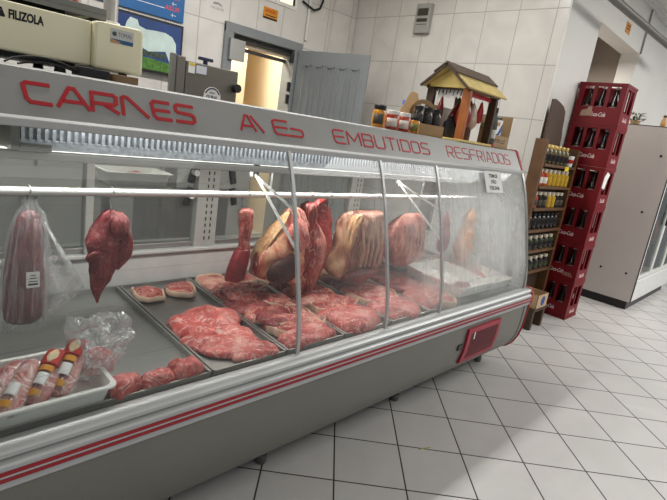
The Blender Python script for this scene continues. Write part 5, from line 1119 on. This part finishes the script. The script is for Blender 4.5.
def crate():
    t = thing('bottle_crate', '', 'crate', (CX0, CY0, 0), group='stack of red crates')
    b = MB(); tw = 0.012
    hx = [(0.045 + i * 0.106, 0.045 + i * 0.106 + 0.078, 0.150, 0.318) for i in range(3)]
    wall_holes(b, 0, wy, 0, CH - 0.002, hx, lambda m_, a_, b_, c_, d_: m_.box((0, a_, c_), (tw, b_, d_)))
    wall_holes(b, 0, wy, 0, CH - 0.002, hx, lambda m_, a_, b_, c_, d_: m_.box((wx - tw, a_, c_), (wx, b_, d_)))
    hy = [(0.05, 0.135, 0.12, 0.31), (0.16, 0.245, 0.12, 0.31)]
    wall_holes(b, tw, wx - tw, 0, CH - 0.002, hy, lambda m_, a_, b_, c_, d_: m_.box((a_, 0, c_), (b_, tw, d_)))
    wall_holes(b, tw, wx - tw, 0, CH - 0.002, hy, lambda m_, a_, b_, c_, d_: m_.box((a_, wy - tw, c_), (b_, wy, d_)))
    b.box((tw, tw, 0), (wx - tw, wy - tw, 0.012))
    b.build('crate_body', CRATE, t, smooth=0, world=False)
    dv = MB()
    dv.box((0.112, tw, 0.012), (0.117, wy - tw, 0.31)).box((tw, 0.136, 0.012), (0.112, 0.140, 0.2)).box((tw, 0.242, 0.012), (0.112, 0.246, 0.2))
    dv.build('cell_divider', CRATE, t, smooth=0, world=False)
    for z0, z1 in ((0.0, 0.016), (CH - 0.022, CH - 0.002)):
        rm = MB().box((-0.004, -0.004, z0), (wx + 0.004, 0.0, z1)).box((-0.004, wy, z0), (wx + 0.004, wy + 0.004, z1)).box((-0.004, 0, z0), (0.0, wy, z1)).box((wx, 0, z0), (wx + 0.004, wy, z1))
        rm.build('rim', CRATE, t, smooth=0, world=False)
    script(t, face((CX0 - 0.0006, CY0 + 0.18, 0.085), (0, -1, 0), (0, 0, 1)), 0.13)
    script(t, face((CX0 + 0.15, CY0 - 0.0006, 0.065), (1, 0, 0), (0, 0, 1)), 0.12)
    return t
c0 = crate()
LEV = ['bottom crate of the red stack, standing on the tiled floor', 'second red crate from the floor in the stack', 'third red crate from the floor in the stack', 'fourth red crate from the floor, with a torn white paper on its side', 'fifth red crate from the floor, just below the topmost', 'topmost crate of the red stack, with a scuffed beige patch']
SHORT = ['bottom red crate', 'second red crate from the floor', 'third red crate from the floor', 'fourth red crate from the floor', 'fifth red crate from the floor', 'topmost red crate']
def bottle():
    t = thing('cola_bottle', '', 'bottle', group='dark bottles in the red crates')
    MB().lathe([(0.036, 0), (0.039, 0.006), (0.039, 0.15), (0.036, 0.175), (0.018, 0.235), (0.0135, 0.29), (0.0145, 0.298)], 18).build('glass_body', GLASSB, t, world=False)
    MB().lathe([(0.0394, 0.09), (0.0398, 0.091), (0.0398, 0.145), (0.0394, 0.146)], 18).build('bottle_label', mat('cola label', lin(150, 120, 118), 0.5, var=0.5, scale=40), t, world=False)
    MB().lathe([(0.0155, 0.29), (0.016, 0.306), (0.013, 0.309)], 14).build('cap', mat('pale bottle cap', lin(190, 176, 168), 0.4), t, world=False)
    return t
bt0 = bottle(); first = True
for lv in range(6):
    c = c0 if lv == 0 else copy_tree(c0)
    c.location.z = lv * CH; c['label'] = LEV[lv]
    spots = [('left', 0.056, 0.3 - 0.003), ('middle', 0.056, 0.190), ('right', 0.056, 0.084), ('side', 0.19, 0.084)]
    for nm, dx, dy in spots:
        o = bt0 if first else copy_tree(bt0); first = False
        o.location = (CX0 + dx, CY0 + dy, lv * CH + 0.0125)
        o['label'] = ('dark cola bottle behind the narrow side slots of the %s' if nm == 'side' else 'dark cola bottle in the ' + nm + ' hole of the %s') % SHORT[lv]
    if lv == 5: MB().prism([(CY0 + 0.215, 5 * CH + 0.072), (CY0 + 0.325, 5 * CH + 0.065), (CY0 + 0.315, 5 * CH + 0.11), (CY0 + 0.27, 5 * CH + 0.128), (CY0 + 0.262, 5 * CH + 0.15), (CY0 + 0.235, 5 * CH + 0.15), (CY0 + 0.232, 5 * CH + 0.11)], CX0 - 0.0024, CX0 - 0.0008, 'X').build('beige_patch', mat('scuffed beige patch', lin(170, 140, 120), 0.7, var=0.2, scale=40), c, smooth=0)
    if lv == 3: MB().prism([(CX0 + 0.02, 3 * CH + 0.18), (CX0 + 0.10, 3 * CH + 0.17), (CX0 + 0.12, 3 * CH + 0.25), (CX0 + 0.16, 3 * CH + 0.30), (CX0 + 0.08, 3 * CH + 0.32), (CX0 + 0.03, 3 * CH + 0.27)], CY0 - 0.0055, CY0 - 0.0015, 'Y').build('torn_paper', PAPER, c, smooth=0)
    if lv == 1: MB().prism([(CY0 + 0.03, CH + 0.05), (CY0 + 0.12, CH + 0.055), (CY0 + 0.13, CH + 0.085), (CY0 + 0.05, CH + 0.09)], CX0 - 0.0024, CX0 - 0.0008, 'X').build('worn_patch', mat('worn pale patch', lin(150, 100, 90), 0.7, var=0.3, scale=50), c, smooth=0)

# ------------------------------------------------------------------ upright display fridge
FX0, FX1, FY0, FY1, FH = 5.85, 7.60, 1.09, 1.735, 1.875
fr = thing('display_fridge', 'tall grey sided display fridge with sliding glass doors at the right', 'fridge', ((FX0 + FX1) / 2, 1.42, 0))
SIDE = mat('grey fridge side', lin(190, 184, 180), 0.42, 0.1, 0.05, 2)
b = MB().box((FX0, FY0, 0.09), (FX0 + 0.04, FY1, FH)).box((FX1 - 0.04, FY0, 0.09), (FX1, FY1, FH)).box((FX0 + 0.04, FY1 - 0.04, 0.09), (FX1 - 0.04, FY1, FH)).box((FX0 + 0.04, FY0, FH - 0.2), (FX1 - 0.04, FY1 - 0.04, FH)).box((FX0 + 0.04, FY0 + 0.02, 0.09), (FX1 - 0.04, FY1 - 0.04, 0.33))
b.build('cabinet', SIDE, fr, smooth=0)
MB().box((FX0 + 0.012, FY0 - 0.008, 0.10), (FX1 - 0.012, FY0 + 0.02, 0.325)).build('front_panel', mat('white fridge panel', lin(226, 226, 224), 0.35), fr, 0.003, smooth=0)
MB().box((FX0 + 0.012, FY0 - 0.008, FH - 0.19), (FX1 - 0.012, FY0, FH - 0.01)).build('top_panel', WHITE_M, fr, smooth=0)
MB().box((FX0 + 0.02, FY0 + 0.03, 0), (FX1 - 0.02, FY1 - 0.02, 0.09)).build('plinth', BLACK, fr, smooth=0)
MB().box((FX0 - 0.003, FY0 - 0.004, 0.09), (FX0 + 0.010, FY0 + 0.004, FH)).box((FX0 - 0.003, FY0, FH), (FX1, FY1, FH + 0.006)).build('edge_gasket', DARK, fr, smooth=0)
for y, z in ((1.20, 1.60), (1.22, 1.03), (1.20, 0.38), (1.45, 0.38)): MB().lathe([(0.012, 0), (0.012, 0.003)], 10, face((FX0, y, z), (0, -1, 0), (0, 0, 1))).build('screw', BLACK, fr)
for k, lab in enumerate(('glass_door', 'glass_door', 'glass_door')):
    x0 = FX0 + 0.04 + k * 0.557; x1 = x0 + 0.55; z0, z1 = 0.335, FH - 0.2
    d = MB().box((x0, FY0 + 0.002, z0), (x0 + 0.04, FY0 + 0.03, z1)).box((x1 - 0.04, FY0 + 0.002, z0), (x1, FY0 + 0.03, z1)).box((x0 + 0.04, FY0 + 0.002, z0), (x1 - 0.04, FY0 + 0.03, z0 + 0.04)).box((x0 + 0.04, FY0 + 0.002, z1 - 0.04), (x1 - 0.04, FY0 + 0.03, z1)).build(lab, WHITE_M, fr, 0.002, smooth=0)
    MB().box((x0 + 0.04, FY0 + 0.012, z0 + 0.04), (x1 - 0.04, FY0 + 0.018, z1 - 0.04)).build('pane', GLASS_F, d, smooth=0)
    MB().box((x1 - 0.03, FY0 - 0.018, 0.9), (x1 - 0.012, FY0 + 0.002, 1.2)).build('handle', BLACK, d, 0.003, smooth=0)
for z in (0.36, 0.68, 1.0, 1.32):
    MB().box((FX0 + 0.05, FY0 + 0.06, z - 0.012), (FX1 - 0.05, FY1 - 0.05, z)).build('wire_shelf', STEEL, fr, smooth=0)
ODR = mat('orange drink', lin(208, 104, 40), 0.25); GDR = mat('green drink', lin(40, 92, 64), 0.25); DDR = mat('dark drink', lin(40, 24, 22), 0.2)
LV = {0.36: 'lowest', 0.68: 'second', 1.0: 'third'}
for z, ms in ((0.36, (GDR, ODR, DDR, GDR, ODR, DDR)), (0.68, (DDR, GDR, ODR, DDR, GDR, ODR)), (1.0, (GDR, GDR, DDR, ODR, DDR, GDR))):
    for k, m in enumerate(ms):
        cn = {ODR: 'orange', GDR: 'green', DDR: 'dark'}[m]
        lathe_thing('drink_bottle', '%s drink bottle, %s from the left on the %s fridge shelf from below' % (cn, ORD[k], LV[z]), 'bottle', (FX0 + 0.13 + k * 0.125, FY0 + 0.13, z), [('body', m, [(0.042, 0), (0.046, 0.008), (0.046, 0.16), (0.018, 0.23), (0.016, 0.25)]), ('cap', WHITE, [(0.018, 0.248), (0.018, 0.27), (0.015, 0.272)])], 'drinks inside the fridge', n=14)
pt = thing('potted_plant', 'small dark green plant in a pale pot on top of the fridge', 'plant', (6.08, 1.57, FH + 0.006))
MB().lathe([(0.035, 0), (0.05, 0.05), (0.052, 0.055)], 14).build('pot', mat('pale clay pot', lin(190, 156, 118), 0.7), pt, world=False)
b = MB(); rs = random.Random(5)
for i in range(46):
    a_ = rs.random() * 6.28; r = 0.015 + rs.random() * 0.05; z = 0.05 + rs.random() * 0.075; s = 0.014 + rs.random() * 0.01
    M_ = Matrix.Translation((r * math.cos(a_), r * math.sin(a_), z)) @ Matrix.Rotation(a_, 4, 'Z') @ Matrix.Rotation(rs.uniform(-1.1, 0.3), 4, 'Y')
    b.prism([(0, -s * 0.5), (s * 1.2, -s * 0.4), (s * 2, 0), (s * 1.2, s * 0.4), (0, s * 0.5)], -0.001, 0.001, 'Z', M_)
b.build('foliage', mat('dark green leaves', lin(70, 84, 50), 0.6, var=0.4, scale=40), pt, smooth=0, world=False)
lathe_thing('wooden_bottle', 'small tan bottle-shaped ornament on the fridge top near the picture edge', 'ornament', (5.98, 1.29, FH + 0.006), [('body', mat('tan wood', lin(198, 150, 90), 0.5, var=0.2), [(0.022, 0), (0.026, 0.01), (0.026, 0.06), (0.016, 0.085), (0.014, 0.1)]), ('cap', WOOD_D, [(0.016, 0.098), (0.016, 0.118), (0.01, 0.12)])])

# pipe near the ceiling, notice tag and camera on the white wall
pp = thing('ceiling_pipe', 'dark grey pipe hanging below the ceiling at the upper right', 'pipe', (5.1, 1.47, 2.65))
MB().cyl((4.25, 1.505, 2.65), (6.6, 1.395, 2.65), 0.032, 14).build('pipe', mat('dark grey pipe', lin(112, 110, 104), 0.4, 0.3), pp)
for u in (0.12, 0.9):
    x, y = 4.25 + 2.35 * u, 1.505 - 0.11 * u
    MB().cyl((x, y, 2.68), (x, y, CEIL), 0.006, 8).build('hanger_rod', STEEL_D, pp)
nt_ = MB().box((5.57, YP - 0.017, 2.705), (5.71, YP - 0.0125, 2.80)).build('wall_notice', ORANGE, None, smooth=0)
tag(nt_, 'small orange notice on the white wall under the dark pipe', 'notice')
MB().box((5.59, YP - 0.0176, 2.74), (5.69, YP - 0.017, 2.75)).box((5.59, YP - 0.0176, 2.765), (5.69, YP - 0.017, 2.775)).build('print_bar', INK, nt_, smooth=0)
cm = thing('wall_camera', 'small black camera on the white wall at the top edge of the picture', 'camera', (4.62, YP - 0.05, 2.73))
MB().box((4.60, YP - 0.05, 2.78), (4.66, YP - 0.0125, 2.83)).cyl((4.63, YP - 0.06, 2.80), (4.63, YP - 0.13, 2.775), 0.028, 14).build('camera_body', BLACK, cm, smooth=30)
tag(MB().box((1.88, 0.985, 0.0), (1.95, 0.99, 0.0015), Matrix.Translation((1.91, 0.99, 0)) @ Matrix.Rotation(-0.35, 4, 'Z') @ Matrix.Translation((-1.91, -0.99, 0))).build('straw', mat('yellow straw', lin(170, 160, 60), 0.6), None, smooth=0), 'thin yellowish straw lying on the floor tiles before the counter', 'straw')

# ------------------------------------------------------------------ light
def area(name, loc, rot, sx, sy, power, col=(1, 1, 1)):
    L = bpy.data.lights.new(name, 'AREA'); L.shape = 'RECTANGLE'; L.size = sx; L.size_y = sy; L.energy = power; L.color = col
    o = bpy.data.objects.new(name, L); COL.objects.link(o); o.location = loc; o.rotation_euler = rot; return o
area('ceiling_tube_back', (1.3, 2.25, 3.08), (0, 0, 0), 4.0, 0.12, 96, (1, 0.985, 0.95))
area('ceiling_tube_front', (6.4, -0.7, 3.08), (0, 0, 0), 4.6, 1.6, 160, (1, 0.985, 0.95))
area('ceiling_tube_near', (1.0, -1.6, 3.08), (0, 0, 0), 3.6, 1.4, 24, (1, 0.985, 0.95))
area('case_tube_light', (1.65, 1.575, 1.175), (0, 0, 0), 2.7, 0.02, 9.5, (1, 0.97, 0.94))
area('passage_fill_light', (5.5, 2.15, 2.55), (0, 0, 0), 0.6, 0.2, 12, (1, 0.95, 0.88))  # added fill with no fixture, lifts the dark inside the opening
area('comb_fill_light', (1.75, 1.432, 1.276), (R_(90), 0, 0), 2.6, 0.012, 1.1)  # added strip without a fixture, only brightens the air comb
area('corridor_light', (3.0, 4.75, 2.5), (0, 0, 0), 0.5, 0.3, 40, (1, 0.93, 0.8))
W_ = bpy.data.worlds.new('World'); SC.world = W_; W_.use_nodes = True
bg = W_.node_tree.nodes.get('Background') or W_.node_tree.nodes.new('ShaderNodeBackground')
bg.inputs[0].default_value = (0.93, 0.95, 1.0, 1); bg.inputs[1].default_value = 0.26

# ------------------------------------------------------------------ camera
yaw, pit, rol, F = 0.8297658746, 0.2348751065, -0.1522237842, 498.506
fw = Vector((math.sin(yaw) * math.cos(pit), math.cos(yaw) * math.cos(pit), -math.sin(pit)))
rt = Vector((math.cos(yaw), -math.sin(yaw), 0)); dn = fw.cross(rt)
r2 = rt * math.cos(rol) + dn * math.sin(rol); d2 = -rt * math.sin(rol) + dn * math.cos(rol)
cam = bpy.data.cameras.new('camera'); co = bpy.data.objects.new('camera', cam); COL.objects.link(co)
cam.sensor_width = 36; cam.lens = F / 667 * 36; cam.clip_start = 0.02
u2 = -d2; bk = -fw
co.matrix_world = Matrix(((r2.x, u2.x, bk.x, 0), (r2.y, u2.y, bk.y, 0), (r2.z, u2.z, bk.z, H), (0, 0, 0, 1)))
SC.camera = co
SC.view_settings.view_transform = 'Standard'; SC.view_settings.look = 'None'; SC.view_settings.gamma = 1.0; SC.view_settings.exposure = 0.0
SC.view_settings.use_curve_mapping = False
SC.cycles.use_denoising = True; SC.cycles.transparent_max_bounces = 32; SC.cycles.max_bounces = 8; SC.cycles.sample_clamp_indirect = 4.0
SC.cycles.caustics_reflective = False; SC.cycles.caustics_refractive = False
